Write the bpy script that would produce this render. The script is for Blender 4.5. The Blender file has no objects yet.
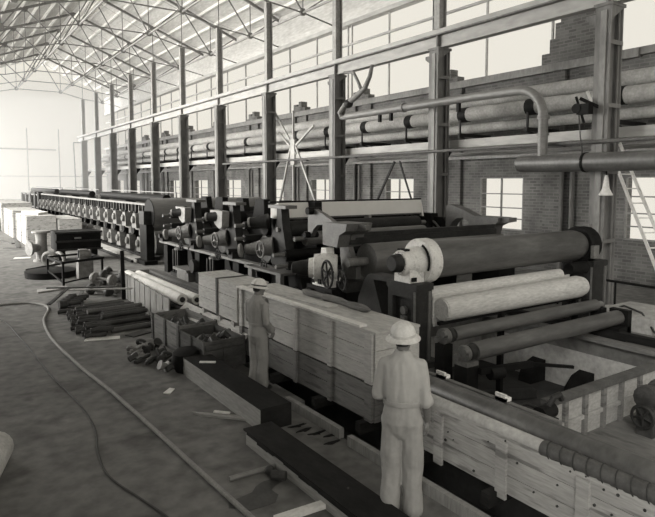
import bpy, bmesh, math, random
from mathutils import Vector, Matrix, noise
random.seed(7)
C = bpy.context.scene.collection
PI = math.pi
H_EYE = 3.1

# ------------------------------------------------------------------ mesh builder
def basis(d):
    d = Vector(d).normalized()
    a = Vector((0, 0, 1)) if abs(d.z) < 0.9 else Vector((1, 0, 0))
    u = d.cross(a).normalized()
    return d, u, d.cross(u).normalized()

class MB:
    def __init__(s):
        s.v = []; s.f = []
    def add(s, vs, fs):
        o = len(s.v)
        s.v += [tuple(p) for p in vs]
        s.f += [tuple(i + o for i in f) for f in fs]
        return s
    def box(s, x0, x1, y0, y1, z0, z1):
        x0, x1 = min(x0, x1), max(x0, x1); y0, y1 = min(y0, y1), max(y0, y1); z0, z1 = min(z0, z1), max(z0, z1)
        return s.add([(x0,y0,z0),(x1,y0,z0),(x1,y1,z0),(x0,y1,z0),(x0,y0,z1),(x1,y0,z1),(x1,y1,z1),(x0,y1,z1)],
                     [(0,3,2,1),(4,5,6,7),(0,1,5,4),(1,2,6,5),(2,3,7,6),(3,0,4,7)])
    def bar(s, p0, p1, w, h, up=(0,0,1)):
        p0 = Vector(p0); p1 = Vector(p1); d = (p1 - p0).normalized()
        up = Vector(up)
        if abs(d.dot(up)) > 0.98: up = Vector((1,0,0))
        sd = d.cross(up).normalized() * (w/2); u2 = sd.cross(d).normalized() * (h/2)
        vs = [p + a*sd + b*u2 for p in (p0, p1) for a, b in ((-1,-1),(1,-1),(1,1),(-1,1))]
        return s.add(vs, [(0,3,2,1),(4,5,6,7),(0,1,5,4),(1,2,6,5),(2,3,7,6),(3,0,4,7)])
    def tube(s, pts, r, n=10, cap=True):
        pts = [Vector(p) for p in pts]; m = len(pts)
        rs = r if isinstance(r, (list, tuple)) else [r]*m
        dirs = []
        for i in range(m):
            a = pts[max(0,i-1)]; b = pts[min(m-1,i+1)]
            dirs.append((b-a).normalized() if (b-a).length > 1e-9 else Vector((0,0,1)))
        d, u, w = basis(dirs[0]); vs = []
        for i in range(m):
            t = dirs[i]
            u = (u - t*u.dot(t)); u = u.normalized() if u.length > 1e-6 else basis(t)[1]
            w = t.cross(u)
            for k in range(n):
                a = 2*PI*k/n
                vs.append(pts[i] + (u*math.cos(a) + w*math.sin(a))*rs[i])
        fs = []
        for i in range(m-1):
            for k in range(n):
                k2 = (k+1) % n
                fs.append((i*n+k, i*n+k2, (i+1)*n+k2, (i+1)*n+k))
        if cap:
            fs.append(tuple(range(n-1,-1,-1))); fs.append(tuple((m-1)*n+k for k in range(n)))
        return s.add(vs, fs)
    def cyl(s, p0, p1, r0, r1=None, n=20):
        return s.tube([p0, p1], [r0, r0 if r1 is None else r1], n)
    def lathe(s, p, d, prof, n=24):
        # prof: list of (t along d, radius)
        p = Vector(p); d, u, w = basis(d); vs = []; m = len(prof)
        for t, r in prof:
            for k in range(n):
                a = 2*PI*k/n
                vs.append(p + d*t + (u*math.cos(a)+w*math.sin(a))*max(r,1e-4))
        fs = []
        for i in range(m-1):
            for k in range(n):
                k2 = (k+1) % n
                fs.append((i*n+k, i*n+k2, (i+1)*n+k2, (i+1)*n+k))
        fs.append(tuple(range(n-1,-1,-1))); fs.append(tuple((m-1)*n+k for k in range(n)))
        return s.add(vs, fs)
    def prism(s, poly, plane, a0, a1):
        def P(q, a):
            if plane == 'yz': return (a, q[0], q[1])
            if plane == 'xz': return (q[0], a, q[1])
            return (q[0], q[1], a)
        n = len(poly)
        vs = [P(q, a0) for q in poly] + [P(q, a1) for q in poly]
        fs = [tuple(range(n-1,-1,-1)), tuple(range(n, 2*n))]
        for i in range(n):
            j = (i+1) % n
            fs.append((i, j, n+j, n+i))
        return s.add(vs, fs)
    def ring(s, c, ax, R, r, nR=28, nr=8):
        c = Vector(c); d, u, w = basis(ax); vs = []; fs = []
        for i in range(nR):
            a = 2*PI*i/nR; e = u*math.cos(a) + w*math.sin(a)
            for k in range(nr):
                b = 2*PI*k/nr
                vs.append(c + e*(R + r*math.cos(b)) + d*(r*math.sin(b)))
        for i in range(nR):
            for k in range(nr):
                i2 = (i+1) % nR; k2 = (k+1) % nr
                fs.append((i*nr+k, i2*nr+k, i2*nr+k2, i*nr+k2))
        return s.add(vs, fs)
    def ball(s, c, r, nu=14, nv=8):
        c = Vector(c); r = Vector((r,r,r)) if not hasattr(r, '__len__') else Vector(r)
        vs = []; fs = []
        for j in range(nv+1):
            t = PI*j/nv
            for i in range(nu):
                a = 2*PI*i/nu
                rr = max(math.sin(t), 1e-3)
                vs.append((c.x + r.x*rr*math.cos(a), c.y + r.y*rr*math.sin(a), c.z + r.z*math.cos(t)))
        for j in range(nv):
            for i in range(nu):
                i2 = (i+1) % nu
                fs.append((j*nu+i, (j+1)*nu+i, (j+1)*nu+i2, j*nu+i2))
        return s.add(vs, fs)
    def wheel(s, c, ax, R, r=0.014, spokes=5):
        s.ring(c, ax, R, r, 24, 6)
        c = Vector(c); d, u, w = basis(ax)
        s.cyl(c - d*0.03, c + d*0.03, R*0.2, n=10)
        for k in range(spokes):
            a = 2*PI*k/spokes + 0.3
            s.cyl(c, c + (u*math.cos(a)+w*math.sin(a))*R, r*0.8, n=5)
        return s
    def mesh(s, name, off=(0,0,0), smooth=True, ang=32):
        me = bpy.data.meshes.new(name)
        ox, oy, oz = off
        me.from_pydata([(x-ox, y-oy, z-oz) for x, y, z in s.v], [], s.f)
        bm = bmesh.new(); bm.from_mesh(me)
        bmesh.ops.recalc_face_normals(bm, faces=bm.faces)
        bm.to_mesh(me); bm.free()
        if smooth:
            me.polygons.foreach_set('use_smooth', [True]*len(me.polygons))
            try: me.set_sharp_from_angle(angle=math.radians(ang))
            except Exception: pass
        me.update()
        return me

def world_loc(o):
    l = Vector((0,0,0))
    while o is not None:
        l = l + o.location; o = o.parent
    return l

def part(name, mb, mat, parent, label=None, stuff=False, smooth=True):
    """a mesh given in world coordinates, hung under its thing (rotation free parents)"""
    o = bpy.data.objects.new(name, mb.mesh(name, world_loc(parent), smooth))
    C.objects.link(o); o.parent = parent
    o.data.materials.append(mat)
    if label: o['label'] = label
    if stuff: o['kind'] = 'stuff'
    return o

def parts(name, mbs, m, parent, **k):
    for b in mbs: part(name, b, m, parent, **k)
def thing(name, label, cat, loc=(0,0,0), group=None):
    o = bpy.data.objects.new(name, None); C.objects.link(o)
    o.empty_display_size = 0.2
    o.location = loc; o['label'] = label; o['category'] = cat
    if group: o['group'] = group
    return o

def solo(name, mb, mat, label, cat, group=None, kind=None, smooth=True):
    xs = [p[0] for p in mb.v]; ys = [p[1] for p in mb.v]; zs = [p[2] for p in mb.v]
    off = ((min(xs)+max(xs))/2, (min(ys)+max(ys))/2, min(zs))
    o = bpy.data.objects.new(name, mb.mesh(name, off, smooth)); C.objects.link(o)
    o.location = off; o.data.materials.append(mat)
    o['label'] = label; o['category'] = cat
    if group: o['group'] = group
    if kind: o['kind'] = kind
    return o

def struct(name, mb, mat, parent=None, smooth=False):
    o = bpy.data.objects.new(name, mb.mesh(name, (0,0,0) if parent is None else world_loc(parent), smooth)); C.objects.link(o)
    o.data.materials.append(mat)
    if parent is not None: o.parent = parent
    else: o['kind'] = 'structure'
    return o

def copy_tree(o, parent=None):
    c = o.copy(); C.objects.link(c); c.parent = parent
    for ch in [k for k in o.children]:
        copy_tree(ch, c)
    return c

def clone(root, loc, label=None, group=None, rotz=None):
    c = copy_tree(root); c.location = loc
    if rotz is not None: c.rotation_euler = (0,0,rotz)
    if label: c['label'] = label
    if group: c['group'] = group
    return c

# ------------------------------------------------------------------ materials
def lin(v):
    v = v/255.0
    return v/12.92 if v <= 0.04045 else ((v+0.055)/1.055)**2.4
def tone(g):
    """grey albedo with the warm tint of the old print"""
    return (g, g*0.985, g*0.945, 1)
def nt(m):
    m.use_nodes = True; t = m.node_tree; t.nodes.clear(); return t
def add(t, k, **kw):
    n = t.nodes.new(k)
    for a, b in kw.items(): setattr(n, a, b)
    return n
def mat(name, g, rough=0.6, var=0.25, scale=6.0, stretch=(1,1,1), metal=0.0, bump=0.0, spec=0.4, fine=0.12, dark_spots=0.0):
    m = bpy.data.materials.new(name); t = nt(m)
    out = add(t, 'ShaderNodeOutputMaterial'); b = add(t, 'ShaderNodeBsdfPrincipled')
    t.links.new(b.outputs[0], out.inputs[0])
    tc = add(t, 'ShaderNodeTexCoord'); mp = add(t, 'ShaderNodeMapping'); mp.inputs['Scale'].default_value = stretch
    t.links.new(tc.outputs['Object'], mp.inputs[0])
    n1 = add(t, 'ShaderNodeTexNoise'); n1.inputs['Scale'].default_value = scale; n1.inputs['Detail'].default_value = 6; n1.inputs['Roughness'].default_value = 0.65
    n2 = add(t, 'ShaderNodeTexNoise'); n2.inputs['Scale'].default_value = scale*7; n2.inputs['Detail'].default_value = 3
    t.links.new(mp.outputs[0], n1.inputs[0]); t.links.new(mp.outputs[0], n2.inputs[0])
    r1 = add(t, 'ShaderNodeValToRGB')
    lo, hi = max(0.002, g*(1-var)), min(0.95, g*(1+var))
    r1.color_ramp.elements[0].position = 0.3; r1.color_ramp.elements[0].color = tone(lo)
    r1.color_ramp.elements[1].position = 0.7; r1.color_ramp.elements[1].color = tone(hi)
    t.links.new(n1.outputs[0], r1.inputs[0])
    mx = add(t, 'ShaderNodeMix', data_type='RGBA', blend_type='OVERLAY'); mx.inputs[0].default_value = min(1, fine*4)
    t.links.new(r1.outputs[0], mx.inputs[6]); 
    r2 = add(t, 'ShaderNodeValToRGB'); r2.color_ramp.elements[0].position = 0.25; r2.color_ramp.elements[0].color = (0.3,0.3,0.3,1); r2.color_ramp.elements[1].position = 0.75; r2.color_ramp.elements[1].color = (0.7,0.7,0.7,1)
    t.links.new(n2.outputs[0], r2.inputs[0]); t.links.new(r2.outputs[0], mx.inputs[7])
    last = mx.outputs[2]
    if dark_spots > 0:
        v = add(t, 'ShaderNodeTexNoise'); v.inputs['Scale'].default_value = scale*2.3; v.inputs['Detail'].default_value = 5
        mp2 = add(t, 'ShaderNodeMapping'); mp2.inputs['Location'].default_value = (3.1, 7.7, 1.3)
        t.links.new(mp.outputs[0], mp2.inputs[0]); t.links.new(mp2.outputs[0], v.inputs[0])
        r3 = add(t, 'ShaderNodeValToRGB'); r3.color_ramp.elements[0].position = 0.56; r3.color_ramp.elements[0].color = (1,1,1,1); r3.color_ramp.elements[1].position = 0.66; r3.color_ramp.elements[1].color = (1-dark_spots,)*3 + (1,)
        t.links.new(v.outputs[0], r3.inputs[0])
        m2 = add(t, 'ShaderNodeMix', data_type='RGBA', blend_type='MULTIPLY'); m2.inputs[0].default_value = 1
        t.links.new(last, m2.inputs[6]); t.links.new(r3.outputs[0], m2.inputs[7]); last = m2.outputs[2]
    t.links.new(last, b.inputs['Base Color'])
    b.inputs['Roughness'].default_value = rough; b.inputs['Metallic'].default_value = metal
    b.inputs['Specular IOR Level'].default_value = spec
    if bump > 0:
        bp = add(t, 'ShaderNodeBump'); bp.inputs['Strength'].default_value = bump; bp.inputs['Distance'].default_value = 0.02
        t.links.new(n2.outputs[0], bp.inputs['Height']); t.links.new(bp.outputs[0], b.inputs['Normal'])
    return m

def brick_mat(name, g, g2, mortar):
    m = bpy.data.materials.new(name); t = nt(m)
    out = add(t, 'ShaderNodeOutputMaterial'); b = add(t, 'ShaderNodeBsdfPrincipled'); t.links.new(b.outputs[0], out.inputs[0])
    tc = add(t, 'ShaderNodeTexCoord'); sp = add(t, 'ShaderNodeSeparateXYZ'); cb = add(t, 'ShaderNodeCombineXYZ')
    t.links.new(tc.outputs['Object'], sp.inputs[0])
    ad = add(t, 'ShaderNodeMath', operation='ADD')
    t.links.new(sp.outputs[0], ad.inputs[0]); t.links.new(sp.outputs[1], ad.inputs[1])
    t.links.new(ad.outputs[0], cb.inputs[0]); t.links.new(sp.outputs[2], cb.inputs[1])
    bt = add(t, 'ShaderNodeTexBrick')
    bt.inputs['Color1'].default_value = tone(g); bt.inputs['Color2'].default_value = tone(g2); bt.inputs['Mortar'].default_value = tone(mortar)
    bt.inputs['Scale'].default_value = 1; bt.inputs['Brick Width'].default_value = 0.30; bt.inputs['Row Height'].default_value = 0.105; bt.inputs['Mortar Size'].default_value = 0.014
    t.links.new(cb.outputs[0], bt.inputs['Vector'])
    n = add(t, 'ShaderNodeTexNoise'); n.inputs['Scale'].default_value = 1.2; n.inputs['Detail'].default_value = 6
    t.links.new(tc.outputs['Object'], n.inputs[0])
    r = add(t, 'ShaderNodeValToRGB'); r.color_ramp.elements[0].position = 0.3; r.color_ramp.elements[0].color = (0.6,0.6,0.6,1); r.color_ramp.elements[1].position = 0.7; r.color_ramp.elements[1].color = (1.25,1.25,1.25,1)
    t.links.new(n.outputs[0], r.inputs[0])
    mx = add(t, 'ShaderNodeMix', data_type='RGBA', blend_type='MULTIPLY'); mx.inputs[0].default_value = 1
    t.links.new(bt.outputs[0], mx.inputs[6]); t.links.new(r.outputs[0], mx.inputs[7]); t.links.new(mx.outputs[2], b.inputs['Base Color'])
    b.inputs['Roughness'].default_value = 0.85
    return m

def glass_mat(name):
    m = bpy.data.materials.new(name); t = nt(m)
    out = add(t, 'ShaderNodeOutputMaterial'); a = add(t, 'ShaderNodeBsdfTransparent'); g = add(t, 'ShaderNodeBsdfDiffuse'); mx = add(t, 'ShaderNodeMixShader')
    a.inputs[0].default_value = (0.99,0.99,0.99,1); g.inputs[0].default_value = (0.7,0.69,0.66,1)
    mx.inputs[0].default_value = 0.015
    t.links.new(a.outputs[0], mx.inputs[1]); t.links.new(g.outputs[0], mx.inputs[2]); t.links.new(mx.outputs[0], out.inputs[0])
    return m

M = dict(
    concrete=mat('concrete_floor', 0.15, 0.8, 0.26, 0.7, fine=0.2, bump=0.3, dark_spots=0.32, spec=0.2),
    concrete_pale=mat('pale_concrete', 0.36, 0.8, 0.3, 1.5, bump=0.2),
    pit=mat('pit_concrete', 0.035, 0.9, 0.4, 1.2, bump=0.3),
    brick=brick_mat('brown_brick', 0.15, 0.095, 0.17),
    deck=mat('roof_boards', 0.52, 0.9, 0.15, 1.5, (1,0.2,1)),
    purlin=mat('pale_painted_timber', 0.72, 0.8, 0.1, 2),
    steelgrey=mat('grey_painted_steel', 0.20, 0.55, 0.25, 1.6, (1,1,0.4)),
    column=mat('weathered_column_steel', 0.16, 0.65, 0.3, 1.4, (1,1,0.3), dark_spots=0.3),
    post=mat('mid_grey_post', 0.3, 0.6, 0.2, 2),
    girder=mat('pale_girder_paint', 0.36, 0.6, 0.18, 0.8, (1,0.3,1)),
    darksteel=mat('truss_steel', 0.2, 0.6, 0.3, 3),
    black=mat('black_machine_paint', 0.010, 0.6, 0.5, 4, bump=0.05, spec=0.1),
    machine=mat('dark_grey_machine_paint', 0.026, 0.5, 0.4, 4, bump=0.05, spec=0.18),
    machmid=mat('mid_grey_machine_paint', 0.11, 0.45, 0.25, 4),
    machpale=mat('pale_grey_machine_paint', 0.27, 0.5, 0.2, 4),
    bearing=mat('worn_bearing_housing', 0.15, 0.5, 0.35, 5),
    white=mat('white_enamel', 0.66, 0.45, 0.12, 6, dark_spots=0.25),
    roll=mat('dark_rubber_roll', 0.075, 0.40, 0.5, 2.2, (0.35,1.5,1.5), spec=0.5),
    rollmid=mat('grey_roll_cover', 0.14, 0.4, 0.2, 1.5, (0.35,2,2), spec=0.5),
    canvas=mat('cream_canvas_wrap', 0.48, 0.85, 0.12, 2.5, (0.5,2,2), bump=0.3, dark_spots=0.12),
    paper=mat('pale_wrapping_paper', 0.62, 0.8, 0.1, 3, bump=0.2),
    paneltin=mat('pale_sheet_board', 0.66, 0.6, 0.05, 0.8, fine=0.03),
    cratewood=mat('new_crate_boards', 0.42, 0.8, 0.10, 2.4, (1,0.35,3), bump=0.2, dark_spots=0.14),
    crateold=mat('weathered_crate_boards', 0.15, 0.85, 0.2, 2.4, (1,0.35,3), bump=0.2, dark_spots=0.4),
    fencewood=mat('stained_fence_boards', 0.34, 0.85, 0.16, 2.2, (1,0.35,3), bump=0.25, dark_spots=0.5),
    slat=mat('grey_slat_boards', 0.23, 0.85, 0.2, 2.5, (1,3,0.4), bump=0.2),
    darkwood=mat('oily_dark_wood', 0.07, 0.8, 0.4, 3, (1,0.3,2), bump=0.2),
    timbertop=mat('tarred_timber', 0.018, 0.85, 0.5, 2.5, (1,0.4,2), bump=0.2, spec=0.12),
    timberface=mat('grey_planed_timber', 0.30, 0.8, 0.15, 2.5, (1,0.3,2), bump=0.15),
    palewood=mat('pale_lumber', 0.66, 0.8, 0.15, 3),
    pipe=mat('dull_steel_pipe', 0.17, 0.45, 0.2, 2, (1,0.3,1), spec=0.5),
    pipedark=mat('dark_steam_pipe', 0.085, 0.45, 0.3, 2, spec=0.5),
    lagging=mat('pipe_lagging', 0.30, 0.8, 0.22, 2, bump=0.2),
    scrap=mat('rusty_scrap', 0.04, 0.6, 0.5, 6, bump=0.2),
    scrappale=mat('cast_metal_bits', 0.2, 0.55, 0.4, 6),
    hose=mat('grey_rubber_hose', 0.24, 0.7, 0.15, 5),
    cable=mat('dark_cable', 0.05, 0.7, 0.2, 5),
    tape=mat('dark_spiral_wrap', 0.075, 0.6, 0.35, 6),
    rope=mat('wrap_seam', 0.03, 0.8, 0.2, 8),
    skin=mat('tanned_skin', 0.17, 0.6, 0.12, 8),
    hair=mat('dark_hair', 0.02, 0.7, 0.3, 20),
    shirt=mat('pale_work_shirt', 0.40, 0.9, 0.04, 3, bump=0.1, fine=0.03),
    trousers=mat('washed_work_trousers', 0.33, 0.9, 0.07, 3, bump=0.1, fine=0.04),
    overall=mat('faded_overalls', 0.27, 0.9, 0.07, 3, bump=0.1, fine=0.04),
    wrap=mat('grey_paper_wrap', 0.36, 0.85, 0.12, 2.5, bump=0.2),
    hat=mat('pale_hard_hat', 0.62, 0.5, 0.06, 6),
    leather=mat('dark_leather', 0.025, 0.5, 0.3, 8),
    stain=mat('oil_stain', 0.05, 0.5, 0.3, 4),
    window_frame=mat('window_frame_paint', 0.22, 0.6, 0.2, 4),
    glass=glass_mat('window_glass'),
)
def arc(cx, cy, r, a0, a1, n):
    return [(cx + r*math.cos(math.radians(a0+(a1-a0)*i/n)), cy + r*math.sin(math.radians(a0+(a1-a0)*i/n))) for i in range(n+1)]
ORD = ['nearest', 'second', 'third', 'fourth', 'fifth', 'sixth', 'seventh', 'eighth', 'ninth', 'tenth', 'eleventh', 'twelfth',
       'thirteenth', 'fourteenth', 'fifteenth', 'sixteenth', 'seventeenth', 'eighteenth', 'nineteenth', 'twentieth', 'twenty-first', 'twenty-second', 'twenty-third', 'twenty-fourth']
YK = [8.2 + 5.72*k for k in range(11)]
# ------------------------------------------------------------------ floor, pit, walls
XW = 17.7                                  # inner face of the right-hand brick wall
PX0, PX1, PY0, PY1 = 7.02, 10.7, 4.0, 9.2  # machine pit
fl = MB()
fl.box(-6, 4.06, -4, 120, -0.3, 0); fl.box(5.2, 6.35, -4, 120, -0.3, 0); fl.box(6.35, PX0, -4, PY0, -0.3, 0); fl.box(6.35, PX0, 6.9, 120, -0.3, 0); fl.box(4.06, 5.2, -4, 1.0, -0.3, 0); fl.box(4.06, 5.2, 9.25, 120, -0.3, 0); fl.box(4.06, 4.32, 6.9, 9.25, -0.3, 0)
fl.box(PX1, XW+0.4, -4, 120, -0.3, 0)
fl.box(PX0, PX1, -4, PY0, -0.3, 0); fl.box(PX0, PX1, PY1, 120, -0.3, 0)
struct('floor', fl, M['concrete'])
pw = MB()
pw.box(PX0-0.25, PX0, 7.15, PY1+0.25, -1.1, -0.3); pw.box(6.1, 6.35, PY0-0.25, 7.15, -1.1, -0.3); pw.box(6.35, PX0, 6.9, 7.15, -1.1, -0.3); pw.box(PX1, PX1+0.25, PY0-0.25, PY1+0.25, -1.1, -0.3)
pw.box(6.35, PX1, PY0-0.25, PY0, -1.1, -0.3); pw.box(PX0, PX1, PY1, PY1+0.25, -1.1, -0.3)
struct('wall_pit', pw, M['concrete_pale'])
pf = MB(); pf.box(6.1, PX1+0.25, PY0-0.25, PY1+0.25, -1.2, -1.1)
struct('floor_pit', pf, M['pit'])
tw = MB().box(4.0, 5.26, 0.94, 9.31, -0.75, -0.7).box(4.0,4.06,0.94,9.31,-0.7,-0.3).box(5.2,5.26,0.94,9.31,-0.7,-0.3).box(4.06,5.2,0.94,1.0,-0.7,-0.3).box(4.06,5.2,9.25,9.31,-0.7,-0.3)  # recess added under the crates to deepen the shade there
struct('wall_dark_recess', tw, M['pit'])
te = MB()
te.box(PX1-0.14, PX1+0.06, PY0-0.2, PY1+0.3, 0.0, 0.09)
struct('trim_1', te, M['crateold'])

# right wall: brick with window openings, piers and ragged tops
WZ0, WZ1, WW = 1.33, 3.27, 1.0
SILL = 6.95
wl = MB()
y_end = 72.0
ys = [-4.0]
cent = [Y + 0.53 + (0.3 if Y > 24 else 0) for Y in [YK[0]-5.72] + YK]
hw = [1.0 if c < 24 else 1.35 for c in cent]
for c, WW in zip(cent, hw): ys += [c-WW, c+WW]
ys.append(y_end)
for i in range(0, len(ys)-1, 2): wl.box(XW, XW+0.38, ys[i], ys[i+1], WZ0, WZ1)
wl.box(XW, XW+0.38, -4, y_end, 0, WZ0); wl.box(XW, XW+0.38, -4, y_end, WZ1, SILL)
piers = [Y + 3.39 for Y in [YK[0]-5.72] + YK]
for i, p in enumerate(piers):
    wl.box(XW-0.13, XW, p-0.95, p-0.25, 0, SILL); wl.box(XW-0.13, XW, p+0.25, p+0.95, 0, SILL)
    if i == 1:
        wl.box(XW, XW+0.38, p-0.9, p+0.55, SILL, 11.0)
        for a0, a, z in [(0.55, 0.75, 8.4), (0.75, 0.95, 7.9), (0.95, 1.25, 7.45)]: wl.box(XW, XW+0.38, p+a0, p+a, SILL, z)
    else:
        for a0, a1, z in [(-0.9, -0.6, 7.1), (-0.6, -0.25, 7.3), (-0.25, 0.05, 7.62), (0.05, 0.25, 7.38), (0.25, 0.6, 7.5), (0.6, 0.8, 7.2), (0.8, 1.0, 7.08)]:
            wl.box(XW, XW+0.38, p+a0, p+a1, SILL, z)
struct('wall_right', wl, M['brick'])
# timber bands along the wall
tb = MB(); tb.box(XW-0.2, XW, 9.4, y_end, SILL-0.16, SILL+0.1); tb.box(XW-0.14, XW, -2, 10.4, SILL-0.1, SILL+0.12)
struct('trim_2', tb, M['steelgrey'])
tb = MB(); tb.box(XW-0.22, XW, -2, y_end, 3.98, 4.2); tb.box(XW-0.3, XW-0.22, -2, y_end, 4.12, 4.24)
struct('trim_3', tb, M['steelgrey'])
tb = MB(); tb.box(XW-0.05, XW+0.35, -4, y_end, 10.85, 11.05)
for z in (9.0, 9.95): tb.box(XW+0.1, XW+0.22, -4, y_end, z-0.045, z+0.045)
struct('trim_4', tb, M['girder'])
fz = MB(); fz.box(XW+0.02, XW+0.3, -4, y_end, 11.0, 12.75)
struct('wall_frieze', fz, M['deck'])
# lower windows: frame, glazing bars and pane
wn = 0
for c, WW in zip(cent, hw):
    wn += 1
    if c > 66: break
    f = MB(); y0, y1 = c-WW, c+WW
    xa, xb = XW+0.01, XW+0.08
    f.box(xa, xb, y0, y0+0.05, WZ0, WZ1); f.box(xa, xb, y1-0.05, y1, WZ0, WZ1); f.box(xa, xb, y0, y1, WZ0, WZ0+0.05); f.box(xa, xb, y0, y1, WZ1-0.04, WZ1)
    f.box(xa, xb, c-0.025, c+0.025, WZ0, WZ1)
    for z in (1.75, 2.15, 2.66): f.box(xa, xb, y0, y1, z-0.02, z+0.02)
    root = struct('window_%d' % wn, f, M['window_frame'])
    p = MB(); p.box(XW+0.04, XW+0.055, y0+0.03, y1-0.03, WZ0+0.03, WZ1-0.03); struct('pane', p, M['glass'], root)
# upper glazing between the piers
for i, c in enumerate(cent):
    wn += 1
    f = MB(); y0, y1 = c-1.9, c+1.9
    if i != 1: y1 += 1.9
    xa, xb = XW+0.13, XW+0.2
    n = 2
    zt = 10.86
    if i in (0, 1): 
        y1 = c+1.9
        for z in (7.9,): f.box(xa, xb, y0, y1, z-0.03, z+0.03) if i == 0 else None
    for k in range(n+1):
        y = y0 + (y1-y0)*k/n
        f.box(xa, xb, y-0.035, y+0.035, SILL+0.1, zt)
    f.box(xa, xb, y0, y1, SILL+0.1, SILL+0.16)
    root = struct('window_%d' % wn, f, M['girder'] if i else M['window_frame'])
    p = MB(); p.box(XW+0.16, XW+0.175, y0+0.05, y1-0.05, SILL+0.15, 10.8); struct('pane', p, M['glass'], root)

# end of the hall: thin steel frame left open to the daylight
we = MB()
for x in (3.0, 6.2, 9.4, 12.6, 15.4): we.box(x-0.06, x+0.06, 71.9, 72.02, 0, 9)
we.box(0, 12.3, 71.85, 72.0, 6.6, 6.76); we.box(0, XW, 71.9, 72.0, 3.7, 3.78)
struct('wall_end', we, M['girder'])
# unseen wall beside the camera, added to darken the near floor
wb = MB(); wb.box(-6.3, -6, -4, 21, 0, 13)
struct('wall_left_shade', wb, M['brick'])

# ------------------------------------------------------------------ roof
RX, RZ, SL = 9.8, 15.95, 0.392
def roof_z(x): return RZ - SL*abs(x-RX)
rf = MB()
for x0, x1 in ((RX, XW+0.6), (1.9, RX)):
    z0, z1 = roof_z(x0), roof_z(x1)
    rf.prism([(x0,z0),(x1,z1),(x1,z1+0.12),(x0,z0+0.12)], 'xz', -4.3, 70)
rf.box(-6.5, 1.9, -4.3, 70, roof_z(1.9), roof_z(1.9)+0.12)
struct('ceiling', rf, M['deck'])
pr = MB()
for i in range(1, 8):
    for sgn in (-1, 1):
        x = RX + sgn*i*1.06
        if x > XW or x < 2: continue
        z = roof_z(x)
        pr.prism([(x-0.07,z-0.15),(x+0.07,z-0.15),(x+0.07,z+0.02),(x-0.07,z+0.02)], 'xz', -4, 69.5)
struct('trim_5', pr, M['purlin'])
# longitudinal ties under the trusses
tl = MB()
for x, z in ((7.8,12.2),(11.8,12.2),(15.85,11.47)): tl.box(x-0.04, x+0.04, 14, 66, z-0.05, z+0.05)
struct('trim_6', tl, M['post'])
tl = MB()
tl.box(9.55, 9.63, 14, 66, 15.0, 15.2); tl.box(9.97, 10.05, 14, 66, 15.0, 15.2); tl.box(9.72, 9.88, 14, 66, 15.1, 15.16)
struct('trim_7', tl, M['purlin'])
# trusses
def make_truss():
    t = thing('roof_truss', 'x', 'truss', (RX, 0, 11.2))
    top = lambda x: roof_z(x)-0.22
    for sgn, nm in ((1, 'top_chord'), (-1, 'top_chord')):
        xe = RX+sgn*7.95
        part(nm, MB().bar((RX,0,top(RX)), (xe,0,top(xe)), 0.11, 0.15), M['darksteel'], t)
    A, B = (7.8,12.2), (11.8,12.2); Cn, D = (15.85,11.47), (3.75,11.47)
    for a, b in ((A,B),(B,(13.9,11.68)),((13.9,11.68),Cn),(Cn,(17.7,11.1)),(A,(5.7,11.68)),((5.7,11.68),D)):
        part('bottom_chord', MB().bar((a[0],0,a[1]), (b[0],0,b[1]), 0.055, 0.06), M['darksteel'], t)
    def web(a, b, w=0.042):
        part('web_member', MB().bar((a[0],0,a[1]), (b[0],0,b[1]), w, w), M['darksteel'], t)
    for m in (1, -1):
        X = lambda x: RX + m*(x-RX)
        web((X(11.8),12.2), (X(9.8),top(9.8)), 0.065)
        web((X(11.8),12.2), (X(11.8),top(11.8)))
        web((X(11.8),12.2), (X(13.9),top(13.9)), 0.065)
        web((X(15.85),11.47), (X(13.9),top(13.9)), 0.065)
        web((X(15.85),11.47), (X(15.85),top(15.85)))
        web((X(15.85),11.47), (X(17.6),top(17.6)), 0.065)
        web((X(13.9),11.68), (X(13.9),top(13.9)))
    for x, z in (A, B, Cn, D): part('gusset_plate', MB().prism([(x-0.18,z-0.02),(x-0.1,z-0.14),(x+0.1,z-0.14),(x+0.18,z-0.02),(x+0.1,z+0.2),(x-0.1,z+0.2)],'xz',-0.05,0.05), M['darksteel'], t)
    for x in (9.8, 13.9, 5.7): part('gusset_plate', MB().prism([(x-0.25,top(x)+0.02),(x-0.12,top(x)-0.24),(x+0.12,top(x)-0.24),(x+0.25,top(x)+0.02),(x,top(x)+0.1)],'xz',-0.05,0.05), M['darksteel'], t)
    return t
tr0 = make_truss()
for n, k in enumerate(range(1, 11)):
    t = tr0 if n == 0 else copy_tree(tr0)
    t.location = (RX, YK[k], 11.2)
    t['label'] = ('steel roof truss, %s from the camera' % (ORD[n] if n else 'nearest')) if n < 9 else 'steel roof truss farthest from the camera, almost lost in glare'
    t['group'] = 'roof trusses'
# sway rods between trusses
sw = MB()
for k in range(3, 10):
    y0, y1 = YK[k], YK[k+1]
    for a, b in (((7.8,12.2),(9.8,15.4)), ((11.8,12.2),(9.8,15.4)), ((11.8,12.2),(13.9,14.0)), ((15.85,11.47),(13.9,14.0))):
        sw.bar((a[0],y0,a[1]), (b[0],y1,b[1]), 0.025, 0.025)
struct('trim_8', sw, M['post'])

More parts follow.
